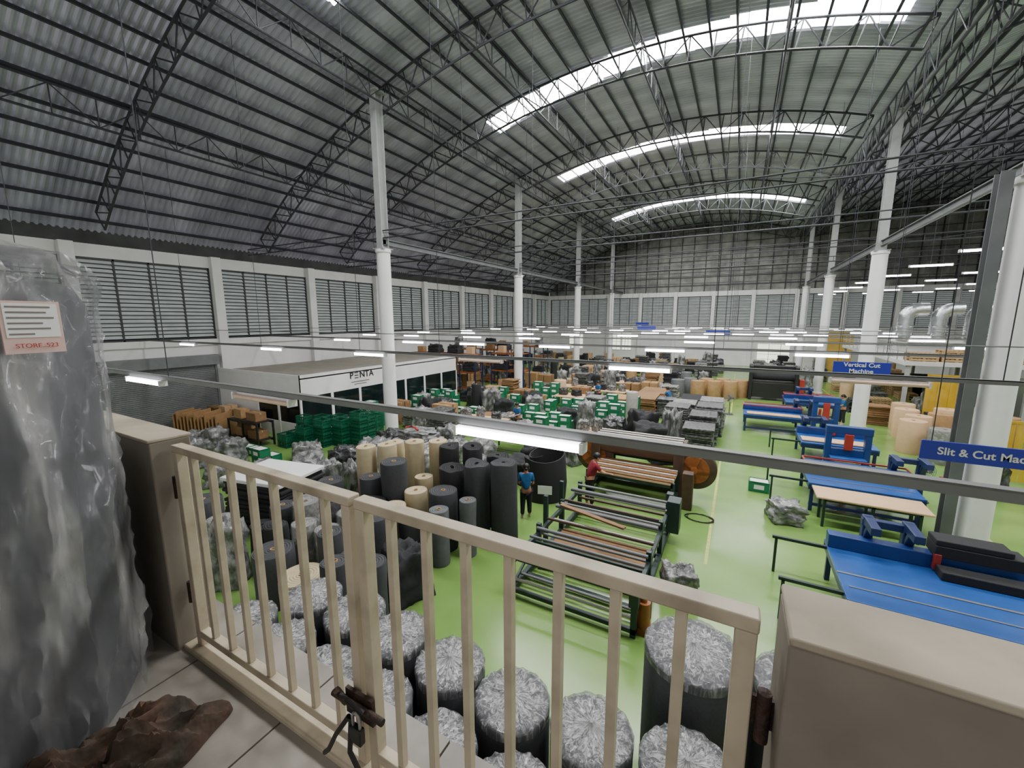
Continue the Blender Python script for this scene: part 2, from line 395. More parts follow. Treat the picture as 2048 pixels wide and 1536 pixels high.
sign(-7.2,-5.8,34,4.6,4.9,'',.2)
sign(-2.2,-.6,34,4.3,4.6,'',.2)
sign(-9.5,-8.2,44,4.8,5.1,'',.2)
# ---------------------------------------------------------------- mezzanine
m=MB();m.bx(-5,4,-3.2,.9,3.8,3.995)
m.obj('floor_mezzanine_slab',beige_d,kind='structure')
m=MB()
x=-5.0
while x<3.9:
    y=-3.2
    while y<.6:
        m.box((x+.3,y+.3,4.0),(.592,.592,.02));y+=.6
    x+=.6
m.obj('floor_mezzanine',tile,kind='structure')
for i,(a,b) in enumerate([(-5,-2.13),(.105,4.0)]):
    m=MB();m.bx(a,b,.725,.875,3.98,4.985,0);m.bx(a,b,.72,.88,4.985,5.0,1)
    m.obj('wall_parapet_%s'%('left','right')[i],[parap,beige_d],kind='structure',bevel=.005)
MB().bx(-2.13,.105,.745,.86,4.0,4.03).obj('trim_%d'%tn,beige,kind='structure',bevel=.006);tn+=1
# big wrapped roll next to the gate
c=thing('wrapped_foam_roll',(-2.37,.05,4.01),'tall charcoal foam roll wrapped in clear plastic with pink paper label','foam roll')
MB().rev([(.54,0),(.565,.05),(.565,1.60),(.53,1.68),(.4,1.72),(.1,1.72),(.06,1.6),(0,1.6)],n=48,wob=.03).obj('foam_body',rollgrey,c)
rid=lambda p: 1-abs(noise.noise(p))*2
m=MB();vs=[];n=170;prof=[]
for k in range(56):
    z=.02+k*1.68/55;prof.append((.592,z))
prof+=[(.58,1.73),(.52,1.77),(.42,1.79),(.28,1.77),(.16,1.80),(.06,1.84),(.0,1.82)]
for k,(r,z) in enumerate(prof):
    for i in range(n):
        t=2*pi*i/n
        q=noise.noise(Vector((math.cos(t)*4,math.sin(t)*4,z*1.2)))*.02
        q+=(rid(Vector((math.cos(t)*4+z*.5,math.sin(t)*4,z*1.3)))**6)*.026+(rid(Vector((math.cos(t)*9,math.sin(t)*9+z,z*3)))**6)*.014
        f=1 if r>.1 else .3
        if z>1.5: q+=noise.noise(Vector((math.cos(t)*9,math.sin(t)*9,z*7)))*.06*min(1,(z-1.5)*6)
        rr=max(0,r+(q-.008)*f);zz=z+(noise.noise(Vector((math.cos(t)*7,math.sin(t)*7,r*6+3)))*.08 if z>1.7 else 0)
        vs.append((rr*math.cos(t),rr*math.sin(t),zz))
m.add(vs,[(k*n+i,k*n+(i+1)%n,(k+1)*n+(i+1)%n,(k+1)*n+i) for k in range(len(prof)-1) for i in range(n)])
bigfilm=M2('large_wrap_film',C(122,124,127),C(220,218,214),3.2,.48,.8,rough=.2,bump=.6,stretch=(2,2,.5),coat=.4)
nt=bigfilm.node_tree;P=nt.nodes['Principled BSDF'];cr0=[x for x in nt.nodes if x.type=='VALTORGB'][0]
mp=nt.nodes.new('ShaderNodeMapRange');mp.inputs['From Min'].default_value=.4;mp.inputs['From Max'].default_value=.72;mp.inputs['To Min'].default_value=.26;mp.inputs['To Max'].default_value=.62
nt.links.new(cr0.inputs['Fac'].links[0].from_socket,mp.inputs['Value']);nt.links.new(mp.outputs['Result'],P.inputs['Alpha'])
m.obj('plastic_wrap',bigfilm,c)
a=math.radians(31);lx,ly=.628*math.cos(a),.628*math.sin(a)
lab=MB();lab.box((0,0,0),(.125,.004,.155)).box((0,-.003,.02),(.11,.002,.1),mi=1)
for k,wd in enumerate((.09,.08,.095,.07,.085,.05)): lab.box((-(.1-wd)/2,-.0045,.06-k*.016),(wd,.001,.005),mi=2)
lo=lab.obj('paper_label',[pink,paper,greyink],c,loc=(lx,ly,1.53));lo.rotation_euler=(0,.0,a+pi/2-.3)
text('STORE..523',.018,(0,-.008,-.055),(pi/2,0,0),redink,lo,'label_text',.0005)
c.scale=(1.06,1.05,.96)
# brown cloth heap
m=MB();n=70;vs=[]
for j in range(n):
    for i in range(n):
        u=i/(n-1)*2-1;v=j/(n-1)*2-1;r=min(1,math.hypot(u,v))
        h=(1-r*r)**.5*.09*(1+.9*noise.noise(Vector((u*3,v*3,9))))+(rid(Vector((u*2.5,v*2.5,1)))**2)*.1*(1-r)**.5+(rid(Vector((u*5,v*5,4)))**2)*.05*(1-r)**.4
        k=1+.35*noise.noise(Vector((math.atan2(v,u)*2,r,2)))
        if r>=1: k/=math.hypot(u,v)
        vs.append((u*.42*k,v*.15*k,max(.003,h)))
m.add(vs,[(j*n+i,j*n+i+1,(j+1)*n+i+1,(j+1)*n+i) for j in range(n-1) for i in range(n-1)])
m.obj('cloth_heap',cloth_br,loc=(-1.67,.25,4.01),label='crumpled rust brown cloth on tiles beside the wrapped roll',cat='cloth',rz=1.52)
# gate
def gate(x0,x1,lab):
    c=thing('steel_gate',(x0,.8,4.03),lab,'gate','balcony gates')
    w=x1-x0
    MB().bx(0,w,-.022,.022,.915,.945).obj('top_rail',beige,c,bevel=.004)
    MB().bx(.03,w-.03,-.018,.018,.04,.075).obj('bottom_rail',beige,c,bevel=.003)
    for xx in(.02,w-.02): MB().bx(xx-.018,xx+.018,-.02,.02,.0,.915).obj('stile',beige,c,bevel=.003)
    n=7;pr=MB().bx(-.011,.011,-.012,.012,.075,.915).obj('baluster',beige,c,loc=(w/(n+1),0,0),bevel=.002)
    for i in range(2,n+1): dup(pr,(w*i/(n+1),0,0),parent=c)
    hx=-.02 if x0<-1.5 else w+.018
    for z in(.25,.75):
        h=MB();h.tube((hx,-.01,z-.05),(hx,-.01,z+.05),.012,10).box((hx,.0,z),(.036,.008,.06));h.obj('hinge',rust,c)
    return c
gate(-2.08,-.985,'cream painted steel balcony gate leaf with vertical bars')
gate(-.965,.07,'cream painted steel balcony gate leaf hinged to the parapet')
c=thing('gate_latch',(-.975,.765,4.28),'rusty sliding bolt and padlock holding the gate leaves','latch')
m=MB();m.box((0,0,.0),(.12,.012,.09)).tube((-.1,-.02,.02),(.12,-.02,.02),.011,10).tube((-.07,-.03,.05),(-.07,.0,-.02),.012).obj('bolt',rust,c)
m=MB();m.box((.02,-.035,-.06),(.05,.022,.055));m.obj('padlock_body',black,c,bevel=.004)
m=MB();m.path([(.005,-.035,-.035),(.005,-.035,0),(.01,-.035,.012),(.02,-.035,.016),(.03,-.035,.012),(.035,-.035,0),(.035,-.035,-.035)],.005).obj('shackle',chrome,c)
m=MB();m.path([(-.02,-.03,-.02),(-.07,-.045,-.1),(-.12,-.04,-.19),(-.15,-.035,-.225)],.008).obj('tie_strap',black,c)
m=MB();m.path([(-.01,-.03,-.02),(-.0,-.05,-.12),(.06,-.05,-.2)],.008).obj('tie_strap',black,c)
m=MB();m.path([(-.05,-.03,.04),(.0,-.05,.07),(.05,-.03,.03)],.008).obj('tie_strap',black,c)
# ---------------------------------------------------------------- prototypes
OCC=[]
def free(x,y,r):
    return all((x-a)**2+(y-b)**2>(r+q)**2 for a,b,q in OCC)
def occ(x,y,r): OCC.append((x,y,r))
def occbox(x0,x1,y0,y1):
    s=.5;x=x0
    while x<=x1+.01:
        y=y0
        while y<=y1+.01: OCC.append((x,y,.3));y+=s
        x+=s
def roll(x,y,r,h,mat,lab,name='foam_roll',core=True,wrap=None,group='upright foam rolls',tilt=0,ragged=0):
    c=thing(name,(x,y,0),lab,'foam roll',group,rz=random.random()*6)
    prof=[(r*.97,0),(r,.03),(r*1.0,h*.35),(r*.98,h*.6),(r*1.0,h*.8),(r*.99,h-.03),(r*.96,h)]
    k=r*.96
    while k>.09:
        prof+=[(k-.015,h-.004),(k-.02,h-.018),(k-.025,h-.004),(k-.045,h)];k-=.05
    prof+=[(.055,h),(.05,h-.15),(0,h-.15)]
    m=MB().rev(prof,n=28,wob=.05+ragged,seed=x)
    if ragged:
        m.v=[(a,b,z+(noise.noise(Vector((a*3+x,b*3,0)))*.25*ragged*8 if z>h-.2 else 0)) for a,b,z in m.v]
    m.obj('roll_body',mat,c)
    if core and not ragged: MB().rev([(.05,h-.1),(.05,h+.02),(.04,h+.02),(.04,h-.1)],n=14).obj('core_tube',core_m,c)
    if wrap:
        pr=[(r+.012,.02)]+[(r+.014+.012*((j%2)),h*j/8) for j in range(1,8)]+[(r+.01,h),(r*.8,h+.02),(r*.4,h+.0),(.06,h+.03)]
        MB().rev(pr,n=40,wob=.09,seed=y).obj('plastic_wrap',wrap,c)
    if tilt:c.rotation_euler=(tilt,0,c.rotation_euler[2])
    occ(x,y,r);return c
def bagged(x,y,r,h,lab):
    c=thing('bagged_foam_roll',(x,y,0),lab,'foam roll','plastic bagged foam rolls',rz=random.random()*6)
    MB().rev([(r*.97,0),(r,.03),(r,h-.04),(r*.97,h-.02)],n=32,wob=.02,seed=x).obj('roll_body',foam,c)
    m=MB();n=150;vs=[];prof=[(r+.006,h-.10),(r+.009,h-.06),(r+.01,h-.02),(r*.99,h+.004),(r*.93,h+.014),(r*.85,h+.018),(r*.72,h+.022),(r*.58,h+.024),(r*.44,h+.028),(r*.3,h+.034),(r*.18,h+.045),(r*.1,h+.06),(.025,h+.08),(0.02,h+.09)]
    ph=[random.random()*6 for _ in range(4)]
    for k,(rr,z) in enumerate(prof):
        for i in range(n):
            t=2*pi*i/n
            q=.22*math.sin(t*17+ph[0]+rr*9)+.2*math.sin(t*29+ph[1]-rr*11)+1.2*noise.noise(Vector((math.cos(t)*5+x,math.sin(t)*5,rr*11)))+.9*(rid(Vector((math.cos(t)*3+y,math.sin(t)*3,rr*8)))**3)-.3
            amp=.016 if k>2 else .004
            R2=rr+(q*.005 if k<4 else 0)
            vs.append((R2*math.cos(t),R2*math.sin(t),z+q*amp*(min(1,rr/(r*.5)))))
    m.add(vs,[(k*n+i,k*n+(i+1)%n,(k+1)*n+(i+1)%n,(k+1)*n+i) for k in range(len(prof)-1) for i in range(n)])
    m.add([vs[(len(prof)-1)*n+i] for i in range(n)],[tuple(range(n))])
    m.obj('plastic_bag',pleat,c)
    occ(x,y,r)
pleat=bpy.data.materials.new('glare_streaked_plastic_film');pleat.use_nodes=True
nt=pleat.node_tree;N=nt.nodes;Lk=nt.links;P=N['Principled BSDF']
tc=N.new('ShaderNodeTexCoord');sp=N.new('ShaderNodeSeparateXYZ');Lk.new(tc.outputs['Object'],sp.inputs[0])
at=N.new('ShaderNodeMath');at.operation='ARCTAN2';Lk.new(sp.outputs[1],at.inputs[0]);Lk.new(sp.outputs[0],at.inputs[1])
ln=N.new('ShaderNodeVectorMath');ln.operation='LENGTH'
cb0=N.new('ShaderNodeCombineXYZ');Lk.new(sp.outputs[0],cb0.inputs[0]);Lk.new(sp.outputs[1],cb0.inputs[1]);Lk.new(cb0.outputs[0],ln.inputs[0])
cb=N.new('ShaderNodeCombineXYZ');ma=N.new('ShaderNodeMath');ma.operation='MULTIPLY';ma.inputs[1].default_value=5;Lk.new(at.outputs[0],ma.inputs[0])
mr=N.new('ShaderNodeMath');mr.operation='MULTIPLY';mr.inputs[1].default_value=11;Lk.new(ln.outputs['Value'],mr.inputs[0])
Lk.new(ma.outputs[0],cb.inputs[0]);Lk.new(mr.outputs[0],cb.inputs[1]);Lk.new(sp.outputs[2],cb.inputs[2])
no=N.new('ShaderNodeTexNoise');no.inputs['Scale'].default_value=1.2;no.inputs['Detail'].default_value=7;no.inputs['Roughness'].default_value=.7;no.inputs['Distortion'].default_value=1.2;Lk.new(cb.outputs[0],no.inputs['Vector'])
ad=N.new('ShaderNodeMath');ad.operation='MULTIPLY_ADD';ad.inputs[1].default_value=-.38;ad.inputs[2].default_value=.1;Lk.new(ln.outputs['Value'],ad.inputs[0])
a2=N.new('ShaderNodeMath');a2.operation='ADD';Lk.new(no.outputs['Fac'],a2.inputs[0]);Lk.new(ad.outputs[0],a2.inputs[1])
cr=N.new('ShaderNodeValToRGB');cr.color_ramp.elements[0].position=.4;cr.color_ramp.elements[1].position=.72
cr.color_ramp.elements[0].color=C(104,106,109);cr.color_ramp.elements[1].color=C(206,206,204)  # whitish film tone, with plastic glare painted in as pale noise streaks
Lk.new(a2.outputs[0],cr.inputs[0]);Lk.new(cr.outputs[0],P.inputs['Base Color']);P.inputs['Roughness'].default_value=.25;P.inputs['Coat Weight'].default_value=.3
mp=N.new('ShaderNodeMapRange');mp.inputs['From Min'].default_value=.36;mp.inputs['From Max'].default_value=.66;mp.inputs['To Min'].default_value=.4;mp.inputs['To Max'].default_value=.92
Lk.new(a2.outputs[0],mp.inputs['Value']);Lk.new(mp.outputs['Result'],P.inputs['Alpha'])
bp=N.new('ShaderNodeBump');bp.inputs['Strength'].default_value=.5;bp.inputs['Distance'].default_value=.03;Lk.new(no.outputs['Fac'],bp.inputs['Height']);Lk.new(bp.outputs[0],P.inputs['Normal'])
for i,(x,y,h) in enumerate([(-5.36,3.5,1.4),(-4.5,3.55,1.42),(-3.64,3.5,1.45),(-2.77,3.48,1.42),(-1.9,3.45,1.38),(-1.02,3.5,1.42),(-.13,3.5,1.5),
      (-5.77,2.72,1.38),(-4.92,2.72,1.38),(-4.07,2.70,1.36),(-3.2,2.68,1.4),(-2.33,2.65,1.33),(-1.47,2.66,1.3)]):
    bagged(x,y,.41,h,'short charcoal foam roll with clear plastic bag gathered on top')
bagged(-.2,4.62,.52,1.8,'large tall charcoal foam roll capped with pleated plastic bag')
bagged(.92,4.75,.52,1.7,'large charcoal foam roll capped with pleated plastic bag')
for x,y,r,h,mt,lb,rg in [(-4.8,8.35,.33,2.05,foam,'tall dark grey foam roll leaning among others',.02),(-5.5,8.2,.31,1.95,foam,'tall dark grey foam roll leaning among others',.05),
  (-6.2,8.1,.33,1.75,foam_b,'black foam roll with loose outer layer',.06),(-6.8,8.75,.28,2.05,foam_b,'tall black foam roll with ragged top',.05),(-6.15,8.95,.27,2.1,foam_b,'tall black foam roll with ragged top',.05),
  (-5.35,9.0,.3,1.95,foam_b,'tall black foam roll on end',.04),(-7.45,7.35,.33,1.95,foam,'charcoal foam roll standing on end',0),
  (-8.9,7.75,.27,2.0,cream_roll,'tall cream foam roll standing on end',0),(-8.3,8.0,.26,2.08,cream_roll,'tall cream foam roll standing on end',0),(-7.85,8.5,.27,2.1,cream_roll,'tall cream foam roll standing on end',0),(-7.35,9.0,.27,2.05,cream_roll,'tall cream foam roll standing on end',0),
  (-8.6,8.6,.27,1.95,cream_roll,'tall cream foam roll standing on end',0),
  (-7.1,8.05,.24,1.35,cream_roll,'short cream foam roll on end',0),(-6.75,7.35,.28,1.3,cream_roll,'short cream foam roll on end',0),
  (-5.95,7.4,.34,1.45,foam,'dark foam roll with open centre',0),(-5.25,7.4,.2,1.35,foam_g,'slim grey foam roll on end',0),(-5.6,6.8,.22,1.3,foam_g,'slim grey foam roll on end',0)]:
    roll(x,y,r,h,mt,lb,tilt=random.uniform(-.03,.03),ragged=rg)
c=thing('curled_foam_sheet',(-5.0,11.3,0),'large loose black foam sheet curled on end with paper note','foam sheet')
m=MB();vs=[];n=60
for i in range(n):
    t=i/(n-1);a=-2.2+t*7.2;r=.72-.28*t
    for z in(0,.5,1.0,1.4):
        vs.append((r*math.cos(a)+.04*math.sin(z*3),r*math.sin(a),z+(.12*math.sin(a*1.3) if z>1.2 else 0)))
    for z in(1.4,1.0,.5,0):
        vs.append(((r-.035)*math.cos(a)+.04*math.sin(z*3),(r-.035)*math.sin(a),z+(.12*math.sin(a*1.3) if z>1.2 else 0)))
m.add(vs,[(i*8+k,i*8+(k+1)%8,(i+1)*8+(k+1)%8,(i+1)*8+k) for i in range(n-1) for k in range(8)]).obj('foam_sheet',foam_b,c)
MB().box((.3,-.74,.5),(.42,.01,.26),rz=.3).obj('paper_note',paper,c)
occ(-5,11.3,.8)
# ---------------------------------------------------------------- crates, boxes, bundles, pallets
def crate_proto(sx=.6,sy=.4,sz=.3,solid=False):
    m=MB()
    m.bx(-sx/2,sx/2,-sy/2,sy/2,0,.015)
    for s in(-1,1):
        m.bx(-sx/2,sx/2,s*sy/2-.01,s*sy/2+.01,sz-.05,sz);m.bx(s*sx/2-.01,s*sx/2+.01,-sy/2,sy/2,sz-.05,sz)
        m.bx(-sx/2,sx/2,s*sy/2-.01,s*sy/2+.01,0,.04);m.bx(s*sx/2-.01,s*sx/2+.01,-sy/2,sy/2,0,.04)
        if solid:
            m.bx(-sx/2,sx/2,s*sy/2-.006,s*sy/2+.006,.04,sz-.05);m.bx(s*sx/2-.006,s*sx/2+.006,-sy/2,sy/2,.04,sz-.05)
        else:
            m.bx(-sx/2,sx/2,s*sy/2-.008,s*sy/2+.008,sz*.48,sz*.56);m.bx(s*sx/2-.008,s*sx/2+.008,-sy/2,sy/2,sz*.48,sz*.56)
        for i in range(9): m.box((-sx/2+sx*i/8,s*sy/2,sz/2),(.022,.02,sz))
        for i in range(7): m.box((s*sx/2,-sy/2+sy*i/6,sz/2),(.02,.022,sz))
    return m
PROT=[]
def proto(o): PROT.append(o);return o
crate=proto(crate_proto().obj('plastic_crate',green_c,loc=(0,0,-60),label='dark green slatted plastic crate stacked with others',cat='crate',group='dark green plastic crates'))
for ix in range(5):
    for iy in range(3):
        hh=[2,3,4,4,5][ix] if iy<2 else 4
        for k in range(hh): dup(crate,(-17.0+ix*.66,10.5+iy*.46+ix*.42,k*.302),.0)
occbox(-17.4,-14,10.3,13.4)
gb=thing('green_tote_box',(0,0,-60),'bright green plastic tote with white paper label and contents','crate','green totes with white labels');proto(gb)
crate_proto(.55,.38,.34,True).obj('tote_body',green_l,gb)
MB().bx(-.26,.26,-.17,.17,.22,.33).obj('contents',paper,gb,bevel=.02)
MB().bx(-.14,.14,-.205,-.2,.1,.24).obj('paper_label',paper,gb)
def totes(x,y,nx,ny,nz,rz=0):
    for i in range(nx):
        for j in range(ny):
            kk=nz-((i*3+j*5)%2 if nz>1 else 0)
            for k in range(kk):
                dx=i*.6;dy=j*.43
                dup(gb,(x+dx*math.cos(rz)-dy*math.sin(rz),y+dx*math.sin(rz)+dy*math.cos(rz),k*.345),rz)
    occbox(x-.2,x+nx*.58,y-.2,y+ny*.42)
totes(-17.0,20.6,3,2,3);totes(-15.4,19.3,2,2,2);totes(-13.2,18.2,3,2,2);totes(-12.7,21.4,3,1,3)
totes(-8.1,17.6,3,2,3,.1);totes(-9.9,18.9,2,2,3);totes(-6.3,19.6,3,2,4,.1);totes(-5.9,22.2,3,1,4);totes(-8.3,21.5,2,2,3);totes(-15.6,8.6,1,2,2)
totes(-11.5,24.6,3,1,4);totes(1.0,17.8,1,1,1);totes(-17.6,9.2,2,1,1);totes(.9,14.9,1,1,1)
def carton_proto(mat,sx,sy,sz,lab):
    c=thing('cardboard_box',(0,0,-60),lab,'box','cardboard boxes')
    m=MB();m.bx(-sx/2,sx/2,-sy/2,sy/2,0,sz);m.box((0,-sy/4,sz+.004),(sx,sy/2-.01,.008)).box((0,sy/4,sz+.004),(sx,sy/2-.01,.008));m.obj('carton_body',mat,c,bevel=.008)
    MB().bx(-sx/2-.002,sx/2+.002,-.03,.03,sz*.8,sz+.012).obj('packing_tape',wood,c)
    return proto(c)
cart=[carton_proto(card,.7,.5,.5,'sealed brown cardboard carton with tape'),carton_proto(card_d,.9,.6,.45,'dark brown taped cardboard carton'),carton_proto(card_l,.6,.6,.6,'pale taped cardboard carton')]
def pallet_mesh(sx=1.1,sy=1.0):
    m=MB()
    for i in range(7): m.box((-sx/2+.06+i*(sx-.12)/6,0,.13),(.1,sy,.022))
    for s in(-1,0,1): m.box((0,s*(sy/2-.06),.075),(sx,.09,.09))
    for i in(-1,0,1): m.box((i*(sx/2-.06),0,.012),(.1,sy,.022))
    return m
pal=proto(pallet_mesh().obj('wooden_pallet',wood,loc=(0,0,-60),label='pale timber pallet with slatted deck',cat='pallet',group='wooden pallets'))
def bundle_proto(mat,sx,sy,sz,seed,lab,name='wrapped_bundle'):
    bm=bmesh.new();bmesh.ops.create_cube(bm,size=1);bmesh.ops.subdivide_edges(bm,edges=bm.edges[:],cuts=11,use_grid_fill=True)
    for v in bm.verts:
        p=v.co.copy();k=max(abs(p.x),abs(p.y));f=1-.12*max(0,(p.z+.5))
        q=Vector((p.x*sx*f,p.y*sy*f,(p.z+.5)*sz))
        l=Vector((p.x,p.y,p.z)).length;q*=1-.18*max(0,l-.62)
        d=noise.noise(Vector((p.x*3+seed,p.y*3,p.z*4)))*.11+noise.noise(Vector((p.x*9,p.y*9+seed,p.z*9)))*.06
        q+=Vector((p.x,p.y,0)).normalized()*d if k>.3 else Vector((0,0,d*.8)) if p.z>.4 else Vector((0,0,0))
        if p.z>.4: q.z+=d
        if q.z<.0:q.z=0
        v.co=q
    zmin=min(v.co.z for v in bm.verts)
    for v in bm.verts:v.co.z-=zmin
    me=bpy.data.meshes.new(name);bm.to_mesh(me);bm.free();me.materials.append(mat)
    me.polygons.foreach_set('use_smooth',[True]*len(me.polygons))
    o=bpy.data.objects.new(name,me);COL.objects.link(o);o.location=(0,0,-60);tag(o,lab,'wrapped goods','plastic wrapped bundles')
    return proto(o)
bun=[bundle_proto(bundle_m,1.1,.8,.8,1,'bulky goods wrapped in cloudy plastic sheet'),bundle_proto(bundle_m,.8,.7,1.1,5,'tall goods wrapped in crinkled clear plastic'),
     bundle_proto(bundle_d,1.2,.9,.8,9,'dark foam pieces wrapped in plastic'),bundle_proto(foam_b,1.2,1.,.7,13,'loose heap of black foam sheet','foam_heap'),bundle_proto(bundle_m,1.3,1.,.55,17,'low pile of plastic wrapped sheets')]
def put(p,x,y,z=0,rz=0,sc=None): 
    return dup(p,(x,y,z),rz,sc=sc)
rnd=random.Random(3)
cnt=0
occbox(-12.4,-9.7,5.2,7.4)
for _ in range(1600):
    x=rnd.uniform(-11.2,-5.5);y=rnd.uniform(4.05,7.4);k=rnd.random();r=rnd.choice([.24,.28,.33,.38]) if k<.72 else .5
    if x>-6.2 and y>6.3 or not free(x,y,r): continue
    if k<.3: roll(x,y,r,rnd.uniform(.95,1.5),foam,'dark grey foam roll standing on end',tilt=rnd.uniform(-.04,.04))
    elif k<.4: roll(x,y,r,rnd.uniform(.9,1.3),foam_b,'black foam roll standing on end',ragged=.03)
    elif k<.56: roll(x,y,r,rnd.uniform(1.,1.3),white_roll,'pale roll wrapped in cloudy plastic',wrap=film)
    elif k<.64: roll(x,y,r,rnd.uniform(1.,1.5),cream_roll,'cream foam roll standing on end')
    elif k<.72: roll(x,y,r,rnd.uniform(1.,1.4),foam_g,'grey foam roll wrapped in plastic',wrap=film)
    else:
        put(bun[rnd.choice([0,1,2,3])],x,y,0,rnd.uniform(0,3),(.7,.8,rnd.uniform(.9,1.5)));occ(x,y,r)
    cnt+=1
    if cnt>46: break
def mats(x,y,w,d,nl,mat,lab,rz=0,z0=0,th=.1,name='foam_mat_stack',grp='stacks of foam mats'):
    m=MB();r=random.Random(int(x*100+y*10))
    for k in range(nl):
        a=r.uniform(-.05,.05);b=r.uniform(-.05,.05)
        m.box((a,b,k*th+th/2),(w+r.uniform(-.1,.05),d+r.uniform(-.1,.05),th*.86),rz=r.uniform(-.03,.03))
    o=m.obj(name,mat,loc=(x,y,z0),label=lab,cat='stack',group=grp,rz=rz,bevel=.018);occbox(x-w/2,x+w/2,y-d/2,y+d/2);return o
wrapg=M2('film_wrapped_grey_mats',C(54,56,56),C(128,130,126),9,.45,.78,rough=.3,bump=.6,coat=.2)
lightmat=M2('film_wrapped_pale_mats',C(90,92,90),C(170,170,166),7,.42,.75,rough=.35,bump=.5)
for x,y,n,mt in [(-1.2,18.4,11,wrapg),(-1.1,20.0,13,wrapg),(-1.0,21.6,14,wrapg),(-2.4,21.4,13,wrapg),(-.95,23.2,14,lightmat),(-2.3,23.0,12,lightmat)]:
    mats(x,y,1.15,1.35,n,mt,'stack of grey foam mats wrapped in plastic film')
mats(-4.5,24.4,1.4,2.1,11,card_d,'stack of brown board sheets',th=.1);mats(-4.5,27.0,1.5,2.2,10,card_d,'stack of brown board sheets')
mats(-2.2,26.8,1.2,2.0,8,foam_b,'stack of black foam sheets');mats(-6.1,24.4,1.2,1.6,9,card,'stack of brown board sheets')
put(bun[3],-3.0,17.6,0,.2,(1.15,1.2,1.5));occ(-3.0,17.6,.9)
put(bun[3],-3.6,19.1,0,.9,(1.0,1.1,1.8));occ(-3.6,19.1,.7)
put(bun[3],-2.3,16.2,0,.5,(.8,.8,1.1));occ(-2.3,16.2,.6)
put(bundle_proto(bundle_m,1.2,1.,.7,23,'pale plastic sheet heaped over black foam'),-2.4,19.4,0,.9,(.6,.7,1.9));occ(-2.4,19.4,.5)
for i in range(14):
    m=MB();hh=1.1+.15*math.sin(i*2.3)
    m.box((0,0,hh/2),(.05,1.1,hh),0).box((.035,.0,hh/2),(.012,1.06,hh-.04))
    m.obj('cardboard_sheet_pack',card,loc=(-23.4+i*.21,9.4+i*.05,0),label='pack of flattened cardboard standing on edge',cat='cardboard',group='upright flattened cardboard packs',rz=.5,bevel=.004)
for i in range(8):
    put(cart[i%3],-23.3+(i%4)*.95,10.95,(i//4)*.62,0)
occbox(-24,-20.6,8,11.2)
def shelf(x,y,w,d,h,nl,mt,lab,rz=0):
    c=thing('storage_rack',(x,y,0),lab,'rack','storage racks',rz)
    for sx in(-1,0,1) if w>2 else (-1,1):
        for sy in(-1,1): MB().box((sx*w/2,sy*d/2,h/2),(.08,.06,h)).obj('upright',mt,c)
    for k in range(nl):
        m=MB();z=.25+k*(h-.3)/max(1,nl-1) if nl>1 else h
        m.box((0,-d/2,z),(w,.05,.1)).box((0,d/2,z),(w,.05,.1)).box((0,0,z+.04),(w-.05,d,.03)).obj('shelf_beam',orange if mt==blue_d else mt,c)
    occbox(x-w/2,x+w/2,y-d/2,y+d/2)
    return c
shelf(-18.9,10.1,2.2,.7,1.1,2,black,'low black steel shelf with cartons')
for i in range(4): put(cart[i%2],-19.5+(i%2)*1.1,10.1,1.11 if i<2 else .31,0,(.8,.8,.8))
for i,(x,y) in enumerate([(-21.5,25.5),(-18.2,25.5),(-15.3,27.6),(-21.5,30.5),(-18.2,30.5),(-21.5,36),(-17.5,36)]):
    shelf(x,y,2.8,1.,2.9,3,blue_d,'blue pallet rack with orange beams holding stock')
    for k in range(3):
        z=.31+k*(2.6)/2
        for j in range(2):
            q=bun[(i+j+k)%4] if (i+k+j)%2 else cart[(i+j)%3]
            put(q,x-.7+1.4*j,y,z+.01,0,(.85,.75,.85))
for x,y,k,s in [(-13.2,8.9,4,(1.1,1,1.3)),(-14.9,7.0,0,(1.,1,.9)),(-13.4,7.4,1,(1,1,.8)),(-18.9,8.7,1,(1,1,.9)),(-20.0,8.2,0,(.9,1,1)),(-12.0,10.9,0,(1.1,1.2,1.1)),(-8.5,10.1,1,(1.2,1.2,1.2)),(-9.8,8.1,0,(.8,.8,1.5)),(-17.6,7.3,0,(1,1,1.2)),(-12.0,9.5,2,(.9,.8,1.2)),(-11.5,8.4,4,(.7,.7,1.5)),(-10.5,9.3,0,(.8,.8,1.6)),(-16.6,8.1,1,(1.1,1.1,.9)),(-14.6,9.8,4,(.8,.8,1.2)),(-12.6,12.4,2,(1.,1,1)),(-11.2,12.6,0,(1,1,1.1)),(-7.1,10.6,2,(.9,1,1.3)),(-6.4,12.1,3,(1,1,1)),(-8.0,12.3,1,(1.1,1.1,1)),(-9.6,12.9,4,(.9,.9,1.2)),(-6.3,13.6,3,(1,.9,1.1)),(-5.2,14.6,0,(.9,.9,1)),(-10.9,14.2,0,(1,1,1))]:
    put(bun[k],x,y,0,x,s);occ(x,y,.6)
mats(-10.9,6.3,1.9,1.5,13,foam_b,'tall stack of black foam blocks topped with a white sheet',rz=.2)
m=MB();m.box((0,0,.05),(2.0,1.55,.1));m.obj('white_foam_sheet',paper,loc=(-10.9,6.3,1.3),label='thick white sheet lying on the black foam stack',cat='foam sheet',bevel=.02,rz=.2)
mats(-9.9,11.0,1.5,1.1,8,orange_box,'pinkish grey boxed goods under plastic',th=.16);
put(bun[4],-9.9,11.0,1.28,0,(1,.9,.5))
m=MB();m.path([(-.3,0,0),(-.1,.1,.03),(.15,.0,.05),(.35,-.1,.0)],.04)
m.obj('red_strap_coil',red,loc=(-10.0,10.8,1.64),label='red strapping lying on wrapped goods',cat='strap')
